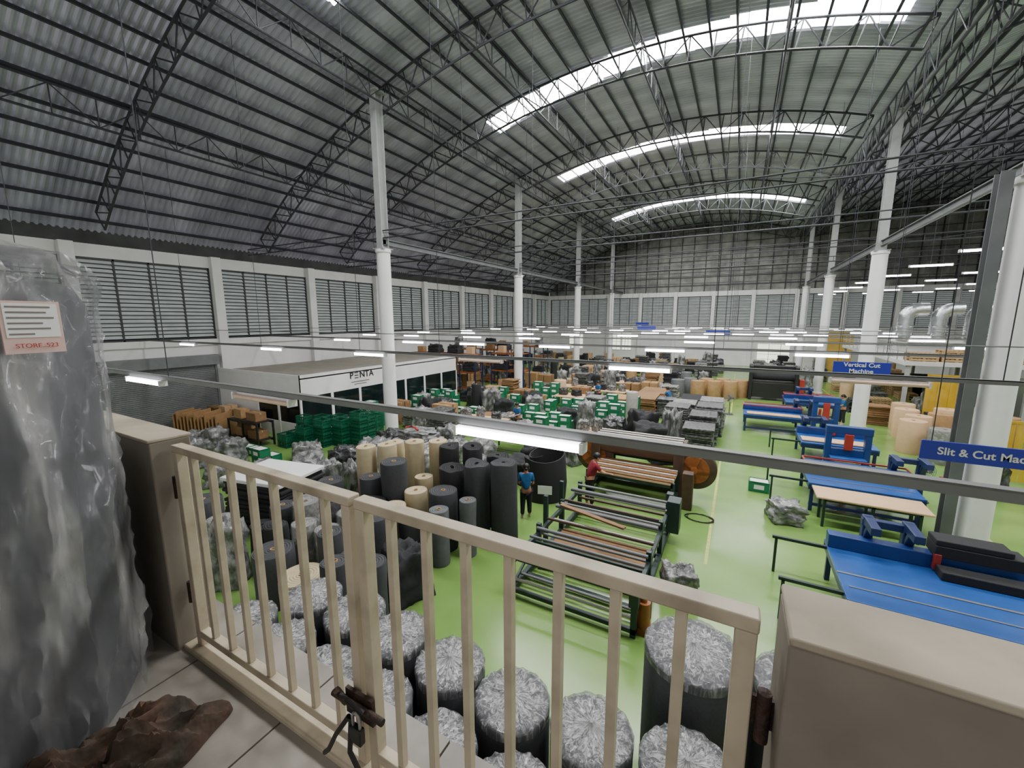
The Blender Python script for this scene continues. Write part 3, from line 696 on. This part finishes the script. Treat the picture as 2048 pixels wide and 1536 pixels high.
def worktable(x,y,w,d,lab,rz=0,mt=card_l):
    c=thing('work_table',(x,y,0),lab,'table','packing tables',rz)
    MB().bx(-w/2,w/2,-d/2,d/2,.72,.77).obj('table_top',mt,c,bevel=.008)
    for sx in(-1,1):
        for sy in(-1,1): MB().box((sx*(w/2-.05),sy*(d/2-.05),.36),(.05,.05,.72)).obj('leg',steel,c)
    for sy in(-1,1): MB().box((0,sy*(d/2-.05),.2),(w,.03,.03)).obj('stretcher',steel,c)
    occbox(x-w/2,x+w/2,y-d/2,y+d/2)
for x,y,w,d in [(-10.6,16.2,2.6,1.2),(-8.6,24.0,2.6,1.4),(-10.0,27.5,3.4,1.3),(-7.2,27.0,2,1.3),(-5.0,16.6,1.8,1.0),(-8.0,14.6,2.0,1.1),(-7.0,31,3,1.4)]:
    worktable(x,y,w,d,'steel framed packing table with pale top')
    for k in range(3):
        put(bun[(k+int(x))%5],x-w/3+k*w/3,y,.775,k,(.42,.5,.5))
# ---------------------------------------------------------------- office
c=thing('office_cabin',(-20.7,17.45,0),'single storey white office cabin with dark windows and dusty flat roof','office')
hx,hy=3.4,5.95
MB().bx(-hx,hx,-hy,hy,2.78,2.84).obj('cabin_roof',roofbrown,c)
m=MB();m.bx(hx-.06,hx,-hy,hy,1.95,2.98).bx(-hx,hx,-hy,-hy+.06,1.95,2.98).bx(-hx,hx,hy-.06,hy,1.95,2.98)
m.bx(hx-.06,hx,-hy,hy,0,.55).bx(-hx,hx,-hy,-hy+.06,0,.7).bx(-hx,hx,hy-.06,hy,0,1.95).bx(-hx,0,-hy,-hy+.06,.7,1.95)
for i in range(8):
    y=-hy+i*2*hy/7;m.bx(hx-.08,hx+.01,y-.07 if i else y,y+.07 if i<7 else y,0,1.95)
for i in range(2,5):
    x=-hx+i*2*hx/4;m.bx(max(x-.07,-hx),min(x+.07,hx),-hy-.01,-hy+.08,0,1.95)
m.obj('cabin_wall',white_paint,c)
for i in range(7):
    y=-hy+(i+.5)*2*hy/7;MB().bx(hx-.05,hx-.02,y-.78,y+.78,.55 if i!=1 else .05,1.95).obj('window_pane',black_glass,c)
for i in range(2,4):
    x=-hx+(i+.5)*2*hx/4;MB().bx(x-.78,x+.78,-hy+.02,-hy+.05,.7,1.95).obj('window_pane',black_glass,c)
S=.46;RT=(pi/2,0,pi/2);px=hx+.012
text('P',S,(px,-3.05,2.62),RT,ink,c,'cabin_lettering',.004,bold=.008)
mm=MB()
for k in range(3): mm.bx(px-.004,px+.004,-2.86,-2.62,2.47+k*.13,2.51+k*.13)
mm.obj('cabin_lettering',ink,c)
text('NTA',S,(px,-2.54,2.62),RT,ink,c,'cabin_lettering',.004,al='LEFT',bold=.008)
mm=MB();mm.bx(px-.003,px+.003,-3.1,-1.9,2.27,2.31).bx(px-.003,px+.003,-2.9,-2.1,2.15,2.18)
mm.obj('printed_line',greyink,c)
occbox(-24.2,-17,11.3,23.6)
# ---------------------------------------------------------------- machines
c=thing('roll_winding_frame',(-2.4,8.6,0),'low dark green steel winding frame with many steel rollers','machine')
X0,X1,Y0,Y1=-1.25,1.15,-2.0,2.1
m=MB()
for x in(X0,X1):
    m.bx(x-.05,x+.05,Y0,Y1,.06,.18);m.bx(x-.04,x+.04,Y0,Y1,.66,.76)
    for y in(Y0+.05,-.7,.7,Y1-.05): m.bx(x-.05,x+.05,y-.05,y+.05,0,.95)
    m.box((x,-1.35,.42),(.05,1.4,.05),rx=.38);m.box((x,1.4,.42),(.05,1.4,.05),rx=-.38)
m.bx(X0,X1,Y0,Y0+.08,.08,.16).bx(X0,X1,Y1-.08,Y1,.08,.16).bx(X0,X1,-.04,.04,.08,.16).bx(X0,X1,-1.4,-1.32,.08,.14).bx(X0,X1,1.2,1.28,.6,.68)
m.bx(X0,X1,-1.75,-1.68,.6,.68).bx(X0,X1,-1.0,-.94,.62,.68).bx(X0,X1,.55,.62,.1,.2)
for y in(Y0+.05,Y1-.05): m.bx(X1-.08,X1+.08,y-.1,y+.1,.6,1.1)
m.obj('frame',mach_g,c,bevel=.006)
for y in(-.1,.9): MB().bx(X0-.15,X0-.05,y-.05,y+.05,0,1.35).obj('post',mach_g,c,bevel=.005)
for i,(y,z,r) in enumerate([(-1.95,.35,.03),(-1.9,.8,.035),(-1.6,.25,.03),(-1.4,.84,.03),(-1.0,.5,.035),(-.8,.88,.04),(-.5,.6,.03),(-.2,.84,.03),(.1,.7,.03),(.3,.95,.045),(.5,.45,.04),(.9,.86,.03),(1.1,.6,.03),(1.35,.98,.05),(1.9,.9,.035),(2.0,.5,.035),(1.6,.8,.03),(-1.15,.86,.03),(.6,.9,.03),(1.75,.3,.03)]):
    MB().tube((X0,y,z),(X1,y,z),r,12).obj('roller',(chrome,steel_m,steel_l,brownm)[i%4],c)
MB().bx(X0+.1,X1-.1,-.6,.6,.22,.25).obj('lower_board',card_d,c)
MB().box((.0,-1.1,.3),(2.0,.1,.05),rz=.2).obj('cross_plate',brownm,c)
MB().box((-.3,.1,1.0),(1.7,.12,.04),rz=-.25).obj('cross_plate',card_d,c)
m=MB();m.tube((X1+.12,-1.75,.12),(X1+.12,-1.75,.6),.12,16).tube((X1+.12,-1.75,.6),(X1+.12,-1.75,.7),.06,12).bx(X1+.0,X1+.24,-1.87,-1.6,0,.12);m.obj('drive_motor',orange,c)
MB().rev([(.09,0),(.1,.02),(.1,.5),(.08,.56),(.03,.6),(0,.6)],c=(X1+.1,-1.35,0),n=16).obj('drive_motor',brownm,c)
m=MB();m.bx(X1+.0,X1+.3,1.5,1.9,.3,1.1);m.obj('control_box',mach_g,c,bevel=.01)
occbox(-3.8,-1.0,6.4,10.8)
c=thing('foam_splitting_machine',(-2.6,13.3,0),'wide band knife splitting machine with orange brown wheel guards','machine')
m=MB();m.bx(-1.5,1.4,.3,.75,1.05,1.5).bx(-1.5,1.4,.2,.85,1.5,1.58).bx(-1.5,-1.2,-.3,.8,0,1.5).bx(1.1,1.4,-.3,.8,0,1.5).bx(-1.5,1.4,.4,.6,.1,.5)
m.obj('bridge',brownm,c,bevel=.02)
MB().tube((-1.4,.0,1.35),(1.3,.0,1.35),.3,24).obj('drum_roller',brownm,c)
for x in(-1.45,1.7):
    y1=.1
    m=MB();m.tube((x,-.12,.95),(x,y1,.95),.62,40).tube((x,-.15,.95),(x,-.12,.95),.56,40,r2=.62)
    m.obj('wheel_guard',brownm,c,bevel=.01)
    m=MB();m.tube((x,-.19,.95),(x,-.15,.95),.42,36).tube((x,-.26,.95),(x,-.19,.95),.1,16)
    for k in range(5):
        a=k*2*pi/5;m.box((x+.24*math.cos(a),-.2,.95+.24*math.sin(a)),(.32,.03,.06),ry=-a)
    m.obj('band_wheel',orange,c)
MB().box((0,-.75,.82),(2.5,1.3,.06)).obj('feed_bed',card_l,c)
for i in range(7): MB().tube((-1.25,-1.35+i*.2,.88),(1.25,-1.35+i*.2,.88),.035,10).obj('roller',chrome if i%2 else card_d,c)
m=MB()
for x in(-1.25,1.25):
    for y in(-1.35,-.3): m.bx(x-.05,x+.05,y-.05,y+.05,0,.86)
    m.bx(x-.05,x+.05,-1.35,-.3,.15,.22)
m.bx(-1.25,1.25,-1.4,-1.3,.72,.8).bx(-1.3,1.3,.8,1.5,.7,.78).bx(-1.2,-1.1,1.35,1.45,0,.7).bx(1.1,1.2,1.35,1.45,0,.7).obj('support_frame',mach_g,c)
MB().bx(1.45,1.75,-1.05,-.75,0,1.1).obj('control_box',brownm,c,bevel=.02)
for i in range(3): MB().tube((-1.4,.1+i*.25,1.65),(1.3,.1+i*.25,1.65),.04,10).obj('roller',chrome,c)
occbox(-4.4,-.2,11.8,15)
m=MB();m.path([(.35*math.cos(t*.4)*(1+.1*math.sin(t)),.25*math.sin(t*.4),.015+.003*t/10) for t in range(50)],.012,5)
m.obj('cable_coil',black,loc=(-.6,11.9,0),label='loose black cable coiled on the green floor',cat='cable')
def cutter(x,y,w,d,lab,gy,gantry=True,redbar=False,gx=-.3,ext=True):
    c=thing('cutting_table',(x,y,0),lab,'machine','blue cutting tables')
    MB().bx(-w/2,w/2,-d/2,d/2,.8,.86).obj('table_top',blue_top,c,bevel=.008)
    m=MB()
    for s in(-1,1): m.bx(-w/2,w/2,s*(d/2-.04)-.03,s*(d/2-.04)+.03,.66,.8);m.bx(s*(w/2-.04)-.03,s*(w/2-.04)+.03,-d/2,d/2,.66,.8)
    m.bx(-w/2+.05,w/2-.05,-d/2+.1,-d/2+.16,.15,.22)
    m.obj('bed_frame',blue_d,c)
    for sx in(-1,1):
        for sy in(-1,1): MB().box((sx*(w/2-.1),sy*(d/2-.1),.33),(.09,.09,.66)).obj('leg',blue_d,c,bevel=.005)
    MB().box((0,-d*.1,.865),(w,.05,.012)).obj('guide_strip',steel_l,c)
    MB().box((0,-d*.3,.865),(w-.2,.03,.012)).obj('guide_strip',steel_l,c)
    if gantry:
        m=MB();m.bx(-w/2,w/2,gy-.12,gy+.12,.86,1.14);m.obj('clamp_beam',blue,c,bevel=.015)
        m=MB()
        for s in(0,.62):
            m.bx(gx+s-.09,gx+s+.09,gy+.1,gy+.28,.3,1.55).box((gx+s,gy-.1,1.47),(.16,.6,.16)).box((gx+s,gy+.05,1.25),(.14,.1,.5),rx=.6)
        m.bx(gx-.1,gx+.72,gy+.12,gy+.26,1.35,1.5);m.obj('gantry_arm',blue_d,c,bevel=.015)
    if redbar:
        m=MB()
        for s in(-1,1): m.bx(-w/2,w/2,gy+s*.35-.02,gy+s*.35+.02,1.12,1.16);m.bx(s*w/2-.02,s*w/2+.02,gy-.35,gy+.35,1.12,1.16);m.bx(s*w/2-.02,s*w/2+.02,gy-.02,gy+.02,.8,1.16)
        m.obj('guard_rail',red,c)
    MB().box((gx+.95,gy-.18,1.05),(.1,.08,.3)).obj('control_head',red,c,bevel=.01)
    if ext:
        for yy in(-d/2+.25,d/2-.3):
            m=MB();m.bx(-w/2-.95,-w/2,yy-.03,yy+.03,.78,.84).bx(-w/2-.9,-w/2-.85,yy-.03,yy+.03,0,.8)
            m.obj('side_support',mach_g,c)
    occbox(x-w/2-.8,x+w/2,y-d/2,y+d/2)
    return c
def block(x,y,z,w,d,h,mat,lab,name='foam_block'):
    return MB().bx(-w/2,w/2,-d/2,d/2,0,h).obj(name,mat,loc=(x,y,z),label=lab,cat='foam block',bevel=.015)
cutter(3.6,9.25,3.4,2.2,'large blue foam cutting table with gantry and white guide lines',.85,gx=-1.05)
block(4.05,10.1,1.145,1.2,.42,.22,foam_b,'thick black foam block lying on the clamp beam')
block(4.05,9.72,.865,1.15,.3,.16,foam_b,'thin black foam strip on the blue table')
block(3.95,10.1,1.37,1.0,.4,.1,foam_b,'black foam slab on top of another block')
cutter(3.3,15.0,2.5,2.2,'blue cutting table with red guard rail',.25,gx=.9,redbar=True)
block(3.25,13.3,.805,2.3,.9,.05,card_l,'peach coloured board sheet on supports','board_sheet')
m=MB()
for x in(2.3,3.3,4.2):
    for y in(13.0,13.6): m.bx(x-.03,x+.03,y-.03,y+.03,0,.8)
    m.bx(x-.03,x+.03,13.0,13.6,.72,.78)
m.bx(2.3,4.2,12.97,13.03,.72,.8).bx(2.3,4.2,13.57,13.63,.72,.8)
m.obj('board_stand',mach_g,loc=(3.25,13.3,0),world=True,label='dark green support stand under a board',cat='stand')
cutter(3.5,19.6,2.3,2.2,'blue cutting table with tall gantry',.5,gx=-.9,redbar=False)
c=thing('gantry_press',(3.6,17.9,0),'tall blue press with vertical guide frame and red head','machine')
m=MB()
for s in(-.55,.55): m.bx(s-.09,s+.09,-.12,.12,0,1.7)
m.bx(-.65,.65,-.14,.14,1.5,1.75).bx(-.6,.6,-.1,.1,.7,.95).obj('frame',blue,c,bevel=.015)
MB().bx(-.12,.12,-.22,-.1,.95,1.5).obj('press_head',red,c,bevel=.01)
MB().bx(-.5,.5,-.45,.1,.6,.7).obj('press_bed',blue_top,c,bevel=.01)
block(3.4,19.0,.87,2.0,.6,.05,card_l,'peach board sheet on blue table','board_sheet')
cutter(1.7,23.9,2.5,2.2,'blue cutting table with red rail and peach board',.3,gx=1.0,redbar=True,ext=False)
block(1.7,23.1,.87,2.2,.5,.05,card_l,'peach board sheet on blue table','board_sheet')
c=thing('gantry_press',(3.7,23.0,0),'tall blue press with vertical guide frame and red head','machine')
m=MB()
for s in(-.4,.4): m.bx(s-.09,s+.09,-.12,.12,0,1.9)
m.bx(-.5,.5,-.14,.14,1.7,1.95).bx(-.45,.45,-.1,.1,.7,.95).obj('frame',blue,c,bevel=.015)
MB().bx(-.12,.12,-.22,-.1,.95,1.7).obj('press_head',red,c,bevel=.01)
cutter(3.7,28.5,2.3,2.4,'blue cutting machine beside the aisle',.2,gx=-.5,redbar=True,ext=False)
occbox(3,4.2,17.6,18.4);occbox(3,4.2,22.6,23.4)
c=thing('press_machine',(2.2,33,0),'bulky black foam laminating machine with tall frame','machine')
m=MB();m.bx(-1.3,1.3,-.8,.8,.2,1.2).bx(-1.4,-1.2,-.9,.9,0,2.3).bx(1.2,1.4,-.9,.9,0,2.3).bx(-1.4,1.4,-.3,.3,2.0,2.3).obj('frame',black,c,bevel=.02)
MB().tube((-1.2,-.3,1.6),(1.2,-.3,1.6),.28,20).obj('roller',foam_b,c)
MB().tube((-1.2,.4,1.5),(1.2,.4,1.5),.2,20).obj('roller',steel_l,c)
MB().bx(1.45,1.75,-.7,-.2,.2,1.5).obj('control_box',red,c,bevel=.02)
occbox(.7,3.9,32,34)
def fan(x,y,rz):
    c=thing('pedestal_fan',(x,y,0),'grey pedestal fan with wire cage on the green floor','fan','pedestal fans',rz)
    MB().rev([(.22,0),(.2,.04),(.03,.06),(.02,.1),(.02,.75),(0,.76)],n=20).obj('stand',steel,c)
    m=MB()
    for k in range(5):
        r=.05+.055*k;m.path([(r*math.cos(t*pi/10),-.06-.04*(1-k/5),.95+r*math.sin(t*pi/10)) for t in range(21)],.006,4)
    for t in range(16):
        a=t*pi/8;m.tube((.03*math.cos(a),-.12,.95+.03*math.sin(a)),(.28*math.cos(a),-.04,.95+.28*math.sin(a)),.004,4)
        m.tube((.28*math.cos(a),-.04,.95+.28*math.sin(a)),(.05*math.cos(a),.08,.95+.05*math.sin(a)),.004,4)
    m.obj('cage',steel_l,c)
    for k in range(3):
        a=k*2*pi/3;MB().box((.12*math.cos(a),-.02,.95+.12*math.sin(a)),(.2,.01,.1),ry=-a).obj('blade',foam_g,c)
    MB().tube((0,.0,.95),(0,.16,.95),.07,12).obj('motor',steel,c)
    occ(x,y,.4)
fan(5.15,16.3,.3);fan(-.2,26.5,0)
put(bun[0],-.7,8.15,0,.3,(.6,.7,.75));occ(-.9,8.15,.5)
put(bun[1],1.45,12.9,0,.3,(1.0,1.,.5))
put(bun[2],6.9,17.9,0,.5,(.9,1,1.5));occ(6.9,17.9,.7)
roll(7.1,21.2,.45,1.3,white_roll,'pale foam roll in clear plastic bag',wrap=film)
roll(8.3,22.0,.5,1.5,foam_b,'black foam roll in plastic',wrap=None)
def drum(x,y,r,h,mt=card):
    c=thing('cardboard_drum',(x,y,0),'tan cylindrical cardboard wrapped roll','drum','tan cylindrical rolls')
    MB().rev([(r*.98,0),(r,.03),(r,h-.03),(r*.97,h),(.07,h),(.06,h-.2),(0,h-.2)],n=24,wob=.01,seed=x).obj('drum_body',mt,c)
    MB().rev([(.07,h-.05),(.07,h+.01),(.055,h+.01),(.055,h-.05)],n=12).obj('core_tube',core_m,c);occ(x,y,r)
for x,y in [(-1.3,31.6),(-.3,31.9),(.35,32.8),(-2.3,31.2),(-1.8,32.6),(-.8,33.0),(-2.9,32.3),(-3.6,31.2)]: drum(x,y,.46,1.2,card if x>-2.5 else foam_g)
for x,y in [(7.0,23.5),(8.0,24.4),(9.1,23.6),(7.0,25.0),(8.6,25.8),(7.3,26.6),(10.1,24.9),(6.5,22.3),(9.9,26.5)]: drum(x,y,.44,1.35,card_l if int(x*3)%2 else card)
NC=[0]
def zone(x0,x1,y0,y1,n,kinds,seed,rmin=.55):
    r=random.Random(seed);k=0
    for _ in range(n*20):
        x=r.uniform(x0,x1);y=r.uniform(y0,y1)
        if not free(x,y,rmin): continue
        t=r.choice(kinds);rz=r.choice([0,0,pi/2,.2])
        if t=='carton' and NC[0]>220: t='mat'
        if t=='carton':
            put(pal,x,y,0,rz)
            lvs=r.choice([1,2,2]);q=r.choice(cart)
            for lv in range(lvs):
                hq=(.5,.45*1.1,.6*.82)[cart.index(q)]+.014
                for s in((-.27,-.25),(.27,.25),(-.27,.25),(.27,-.25)): put(q,x+s[0],y+s[1],.143+lv*hq,0,(.7,.75,1) if q is cart[0] else (.52,.72,1.1) if q is cart[1] else (.8,.75,.82));NC[0]+=1
        elif t=='bundle':
            b=r.choice(bun[:3]+[bun[4]]);put(pal,x,y,0,rz);put(b,x,y,.145,rz,(.9,1,r.uniform(.8,1.6)))
        elif t=='black': put(bun[3],x,y,0,rz,(.9,.9,r.uniform(.8,2)))
        elif t=='mat': mats(x,y,1.,.95,r.randint(6,15),r.choice([wrapg,wrapg,lightmat,foam_b,card_d]),'stack of foam mats or boards on the floor')
        elif t=='drum': drum(x,y,.42,r.uniform(1,1.4),r.choice([card,card_l,white_roll,foam_g]))
        elif t=='pallets':
            for lv in range(r.randint(3,7)): put(pal,x,y,lv*.145,rz)
        elif t=='tote':
            for i in(0,1):
                for lv in range(r.randint(1,4)): put(gb,x,y-.22+.44*i,lv*.345,0)
        elif t=='roll': roll(x,y,.3,r.uniform(1.2,1.9),r.choice([foam,foam_b,cream_roll,white_roll]),'foam roll standing on end')
        if t!='mat':occ(x,y,rmin)
        k+=1
        if k>=n:break
occ(-3.3,25.0,.35);occ(-7.6,25.3,.35);occ(-9,17,.35);occ(5,26.6,.35)
zone(-17,-4.5,14.5,24,42,['bundle','tote','mat','bundle','carton','roll','black'],11,.48)
zone(-12,-3.2,24,36,52,['bundle','mat','carton','mat','bundle','drum','black'],12,.5)
zone(-23.5,-12,25,52,56,['black','bundle','mat','carton','roll'],13,.65)
zone(-12,-1.5,36,54,56,['bundle','mat','carton','pallets','mat','black'],14,.65)
zone(1.6,4.6,36,54,14,['carton','mat','bundle'],15,.65)
zone(6.3,13,27,52,38,['pallets','carton','drum','bundle','pallets'],16,.7)
zone(8.5,16,16,27,18,['pallets','drum','bundle'],17,.7)
# ---------------------------------------------------------------- side bay platform, ducts, curtains
c=thing('steel_platform',(12.5,29,0),'raised steel storage platform on posts in the side bay','platform')
MB().bx(-5,8,-1,14,3.1,3.3).obj('deck',offwhite,c)
for x in(-4.8,-.5,3.8,7.8):
    for y in(-.8,6.5,13.8): MB().box((x,y,1.55),(.16,.16,3.1)).obj('post',colsteel,c)
m=MB();m.bx(-5,8,1.6,1.8,4.15,4.3)
for x in(-4.8,-.5,3.8,7.8): m.box((x,1.7,3.7),(.12,.12,.85))
m.obj('pipe_girder',offwhite,c)
m=MB()
for z in(3.75,4.2): m.bx(-5.02,-4.98,-1,14,z,z+.04)
for i in range(12): m.bx(-5.02,-4.98,-1+i*1.25,-.96+i*1.25,3.3,4.2)
m.obj('guard_rail',colsteel,c)
for i in range(8):
    for k in range(3+(i%2)): dup(pal,(8.3+i*1.2,28.8,3.302+k*.145),0)
for x in (8.0,9.35,10.7,12.05,13.4):
    m=MB();pts=[(0,0,0),(0,0,1.15)]+[(.5-.5*math.cos(a),0,1.15+.5*math.sin(a)) for a in (.3,.6,.9,1.2,1.57)]+[(.85,.0,1.66)]
    m.path(pts,.36,18)
    for z in(.2,.7): m.rev([(.365,0),(.39,.02),(.39,.05),(.365,.07)],c=(0,0,z),n=20)
    m.obj('ventilation_duct',duct_m,loc=(x,30.7,4.3),label='shiny silver bent ventilation duct',cat='duct',group='silver ducts')
def curtain(x,y,w,h,rz):
    m=MB();n=int(w/.2)
    for i in range(n): m.box((-w/2+.1+i*w/n,.01*(i%2),h/2+.1),(.21,.004,h))
    m.box((0,0,h+.12),(w,.06,.08))
    m.obj('strip_curtain',yellow,loc=(x,y,0),label='yellow plastic strip curtain hanging to the floor',cat='curtain',group='yellow strip curtains',rz=rz)
curtain(8.3,19.4,1.2,2.0,.1);curtain(9.0,27.4,1.5,2.6,0);curtain(13.2,27.4,1.6,2.6,0);curtain(8.6,51,2.2,4.0,0)
for x,y0,y1 in [(-.3,9.6,17.4),(-.1,27,48),(5.85,6,14.4),(6.0,26,46)]:
    MB().bx(x-.035,x+.035,y0,y1,.0,.004).obj('floor_marking',yline,loc=(x,y0,0.001),world=True,label='worn yellow painted line on green floor',cat='floor line')
# ---------------------------------------------------------------- people
def skinmesh(name,nodes,edges,mat,parent,sub=1,root=0):
    me=bpy.data.meshes.new(name);me.from_pydata([n[0] for n in nodes],edges,[])
    o=bpy.data.objects.new(name,me);COL.objects.link(o)
    o.modifiers.new('s','SKIN');sv=me.skin_vertices[0].data
    for i,n in enumerate(nodes):
        r=n[1];sv[i].radius=(r,r) if not isinstance(r,tuple) else r;sv[i].use_root=(i==root)
    s=o.modifiers.new('u','SUBSURF');s.levels=sub;s.render_levels=sub
    bpy.context.view_layer.update()
    m2=bpy.data.meshes.new_from_object(o.evaluated_get(bpy.context.evaluated_depsgraph_get()))
    bpy.data.objects.remove(o);m2.name=name;m2.materials.clear();m2.materials.append(mat)
    m2.polygons.foreach_set('use_smooth',[True]*len(m2.polygons))
    p=bpy.data.objects.new(name,m2);COL.objects.link(p);p.parent=parent;return p
def person(loc,rz,H,lab,shirt,arms,lean=0,mask=False,headyaw=0,bun_hair=True):
    c=thing('person',loc,lab,'person',None,rz)
    V=lambda x,y,z:Vector((x*H,y*H,z*H))
    def Ln(p):
        q=Vector(p);d=q-V(0,0,.53)
        if d.z>0: q=V(0,0,.53)+Matrix.Rotation(-lean,3,'X')@d
        return q
    pel=V(0,0,.53);sp=Ln(V(0,0,.63));ch=Ln(V(0,.0,.74));nb=Ln(V(0,-.005,.825));nk=Ln(V(0,0,.855));hd=Ln(V(0,.012,.895));h2=Ln(V(0,.008,.935));h3=Ln(V(0,0,.968))
    nodes=[(pel,.085*H),(sp,.072*H),(ch,.085*H),(nb,.045*H),(nk,.032*H),(hd,.042*H),(h2,.055*H),(h3,.042*H)]
    E=[(0,1),(1,2),(2,3),(3,4),(4,5),(5,6),(6,7)]
    shirtN=[(pel+V(0,0,-.015),.094*H),(sp,.084*H),(ch,.096*H),(nb+V(0,0,-.005),.05*H)];shE=[(0,1),(1,2),(2,3)]
    pantN=[(pel+V(0,0,.02),.088*H)];pE=[]
    for s in(-1,1):
        A=arms[0 if s<0 else 1]
        sh=Ln(V(s*.105,0,.80));el=sh+V(*A[0]);wr=el+V(*A[1]);d=(wr-el).normalized()
        i=len(nodes)
        pm=wr+d*.03*H;nodes+=[(sh,.036*H),(el,.025*H),(wr,.016*H),(pm,(.022*H,.012*H))]
        E+=[(2,i),(i,i+1),(i+1,i+2),(i+2,i+3)]
        side=d.cross(Vector((0,0,1)));side=side.normalized() if side.length>.1 else Vector((0,1,0))
        dn=Vector((0,0,-1)) if abs(d.z)<.8 else Vector((0,1,0))
        for k,(o,L) in enumerate(((-.017,.034),(-.006,.042),(.006,.04),(.016,.031))):
            j=len(nodes);b=pm+side*o*H+d*.012*H
            nodes+=[(b,.0055*H),(b+d*L*.55*H,.005*H),(b+(d*.85+dn*.35)*L*H,.004*H)];E+=[(i+3,j),(j,j+1),(j+1,j+2)]
        j=len(nodes);b=wr+side*(-.018)*H+d*.015*H
        nodes+=[(b,.006*H),(b+(d-side*.8)*.022*H,.005*H)];E+=[(i+2,j),(j,j+1)]
        k=len(shirtN);shirtN+=[(sh,.045*H),(sh.lerp(el,.8),.036*H)];shE+=[(2,k),(k,k+1)]
        hp=V(s*.05,0,.49);kn=V(s*.06,.015+.02*s,.28);an=V(s*.065,.03*s,.045);to=an+V(s*.008,.075,-.025)
        i=len(nodes);nodes+=[(hp,.06*H),(kn,.04*H),(an,.024*H),(to,.018*H)];E+=[(0,i),(i,i+1),(i+1,i+2),(i+2,i+3)]
        k=len(pantN);pantN+=[(hp,.068*H),(kn,.05*H),(an+V(0,0,.02),.038*H)];pE+=[(0,k),(k,k+1),(k+1,k+2)]
        skinmesh('shoe',[(an+V(0,-.015,-.018),.028*H),(an+V(0,.03,-.022),.026*H),(to+V(0,.01,0),.022*H)],[(0,1),(1,2)],shoe_m,c)
    skinmesh('body',nodes,E,skin,c,sub=2)
    skinmesh('shirt',shirtN,shE,shirt,c,sub=2);skinmesh('trousers',pantN,pE,pants_m,c,sub=2)
    hb=Matrix.Rotation(-lean,3,'X')
    def sph(name,ctr,r,mat,sc=(1,1,1)):
        bm=bmesh.new();bmesh.ops.create_uvsphere(bm,u_segments=16,v_segments=10,radius=r)
        me=bpy.data.meshes.new(name);bm.to_mesh(me);bm.free();me.materials.append(mat);me.polygons.foreach_set('use_smooth',[True]*len(me.polygons))
        o=bpy.data.objects.new(name,me);COL.objects.link(o);o.location=ctr;o.scale=sc;o.rotation_euler=(-lean,0,0);o.parent=c;return o
    sph('hair',h2+hb@V(0,-.014,.012),.062*H,hair_m,(1,1.0,1.02))
    if bun_hair: sph('hair_bun',h2+hb@V(0,-.07,-.02),.03*H,hair_m)
    for s in(-1,1):
        sph('eye',h2+hb@V(s*.02,.056,-.008),.0065*H,ink);sph('ear',h2+hb@V(s*.056,.0,-.015),.013*H,skin,(.5,1,1.3))
    sph('nose',h2+hb@V(0,.062,-.022),.009*H,skin,(.8,1,1.2))
    if mask: sph('face_mask',h2+hb@V(0,.034,-.04),.036*H,paper,(1,.8,.85))
    else: sph('mouth',h2+hb@V(0,.056,-.043),.009*H,redink,(1.6,.5,.4))
    occ(loc[0],loc[1],.35);return c
person((-4.87,9.67,0),.5,1.56,'woman in blue shirt, dark trousers and white mask standing',shirt_b,[((-.02,-.02,-.16),(.05,.12,.02)),((.02,-.01,-.17),(-.04,.12,-.02))],.08,True)
person((-3.55,11.2,0),-1.0,1.66,'man in maroon shirt leaning forward to reach machine rollers',shirt_r,[((-.02,.06,-.14),(.02,.13,-.05)),((.02,.1,-.12),(.0,.14,-.03))],.3,False,bun_hair=False)
person((-3.3,25.0,0),1.2,1.6,'worker in blue shirt bending over stacked sheets',shirt_b,[((-.02,.06,-.13),(.02,.1,-.03)),((.02,.06,-.13),(.0,.1,-.03))],.25)
person((-7.6,25.3,0),2.6,1.6,'worker in blue shirt standing at a packing table',shirt_b,[((-.02,.04,-.15),(.02,.13,-.0)),((.02,.04,-.15),(.0,.14,-.0))],.1)
person((5.0,26.6,0),1.7,1.6,'worker in blue shirt beside a cutting machine',shirt_b,[((-.02,.04,-.15),(.02,.13,-.0)),((.02,.04,-.15),(.0,.14,-.0))],.1)
person((-9.0,17.0,0),2.9,1.58,'worker in blue shirt sorting green totes',shirt_b,[((-.02,.04,-.15),(.02,.13,-.0)),((.02,.04,-.15),(.0,.14,-.0))],.15)
def rm(o):
    for ch in list(o.children): rm(ch)
    bpy.data.objects.remove(o)
for p in PROT: rm(p)
# ---------------------------------------------------------------- world, camera
W=bpy.data.worlds.new('World');SC.world=W;W.use_nodes=True
W.node_tree.nodes['Background'].inputs[0].default_value=(1,.97,.95,1);W.node_tree.nodes['Background'].inputs[1].default_value=.72
cd=bpy.data.cameras.new('camera');cam=bpy.data.objects.new('camera',cd);COL.objects.link(cam)
cd.sensor_fit='HORIZONTAL';cd.sensor_width=36;cd.lens=824.36*36/2048;cd.clip_start=.05;cd.clip_end=300
yaw,p,ro=.502,.1572,-.0024
fh=Vector((-math.sin(yaw),math.cos(yaw),0));r=Vector((math.cos(yaw),math.sin(yaw),0));zz=Vector((0,0,1))
fw=fh*math.cos(p)-zz*math.sin(p);up=fh*math.sin(p)+zz*math.cos(p)
r2=r*math.cos(ro)+up*math.sin(ro);u2=-r*math.sin(ro)+up*math.cos(ro)
cam.matrix_world=Matrix(((r2.x,u2.x,-fw.x,0),(r2.y,u2.y,-fw.y,0),(r2.z,u2.z,-fw.z,5.5),(0,0,0,1)))
SC.camera=cam
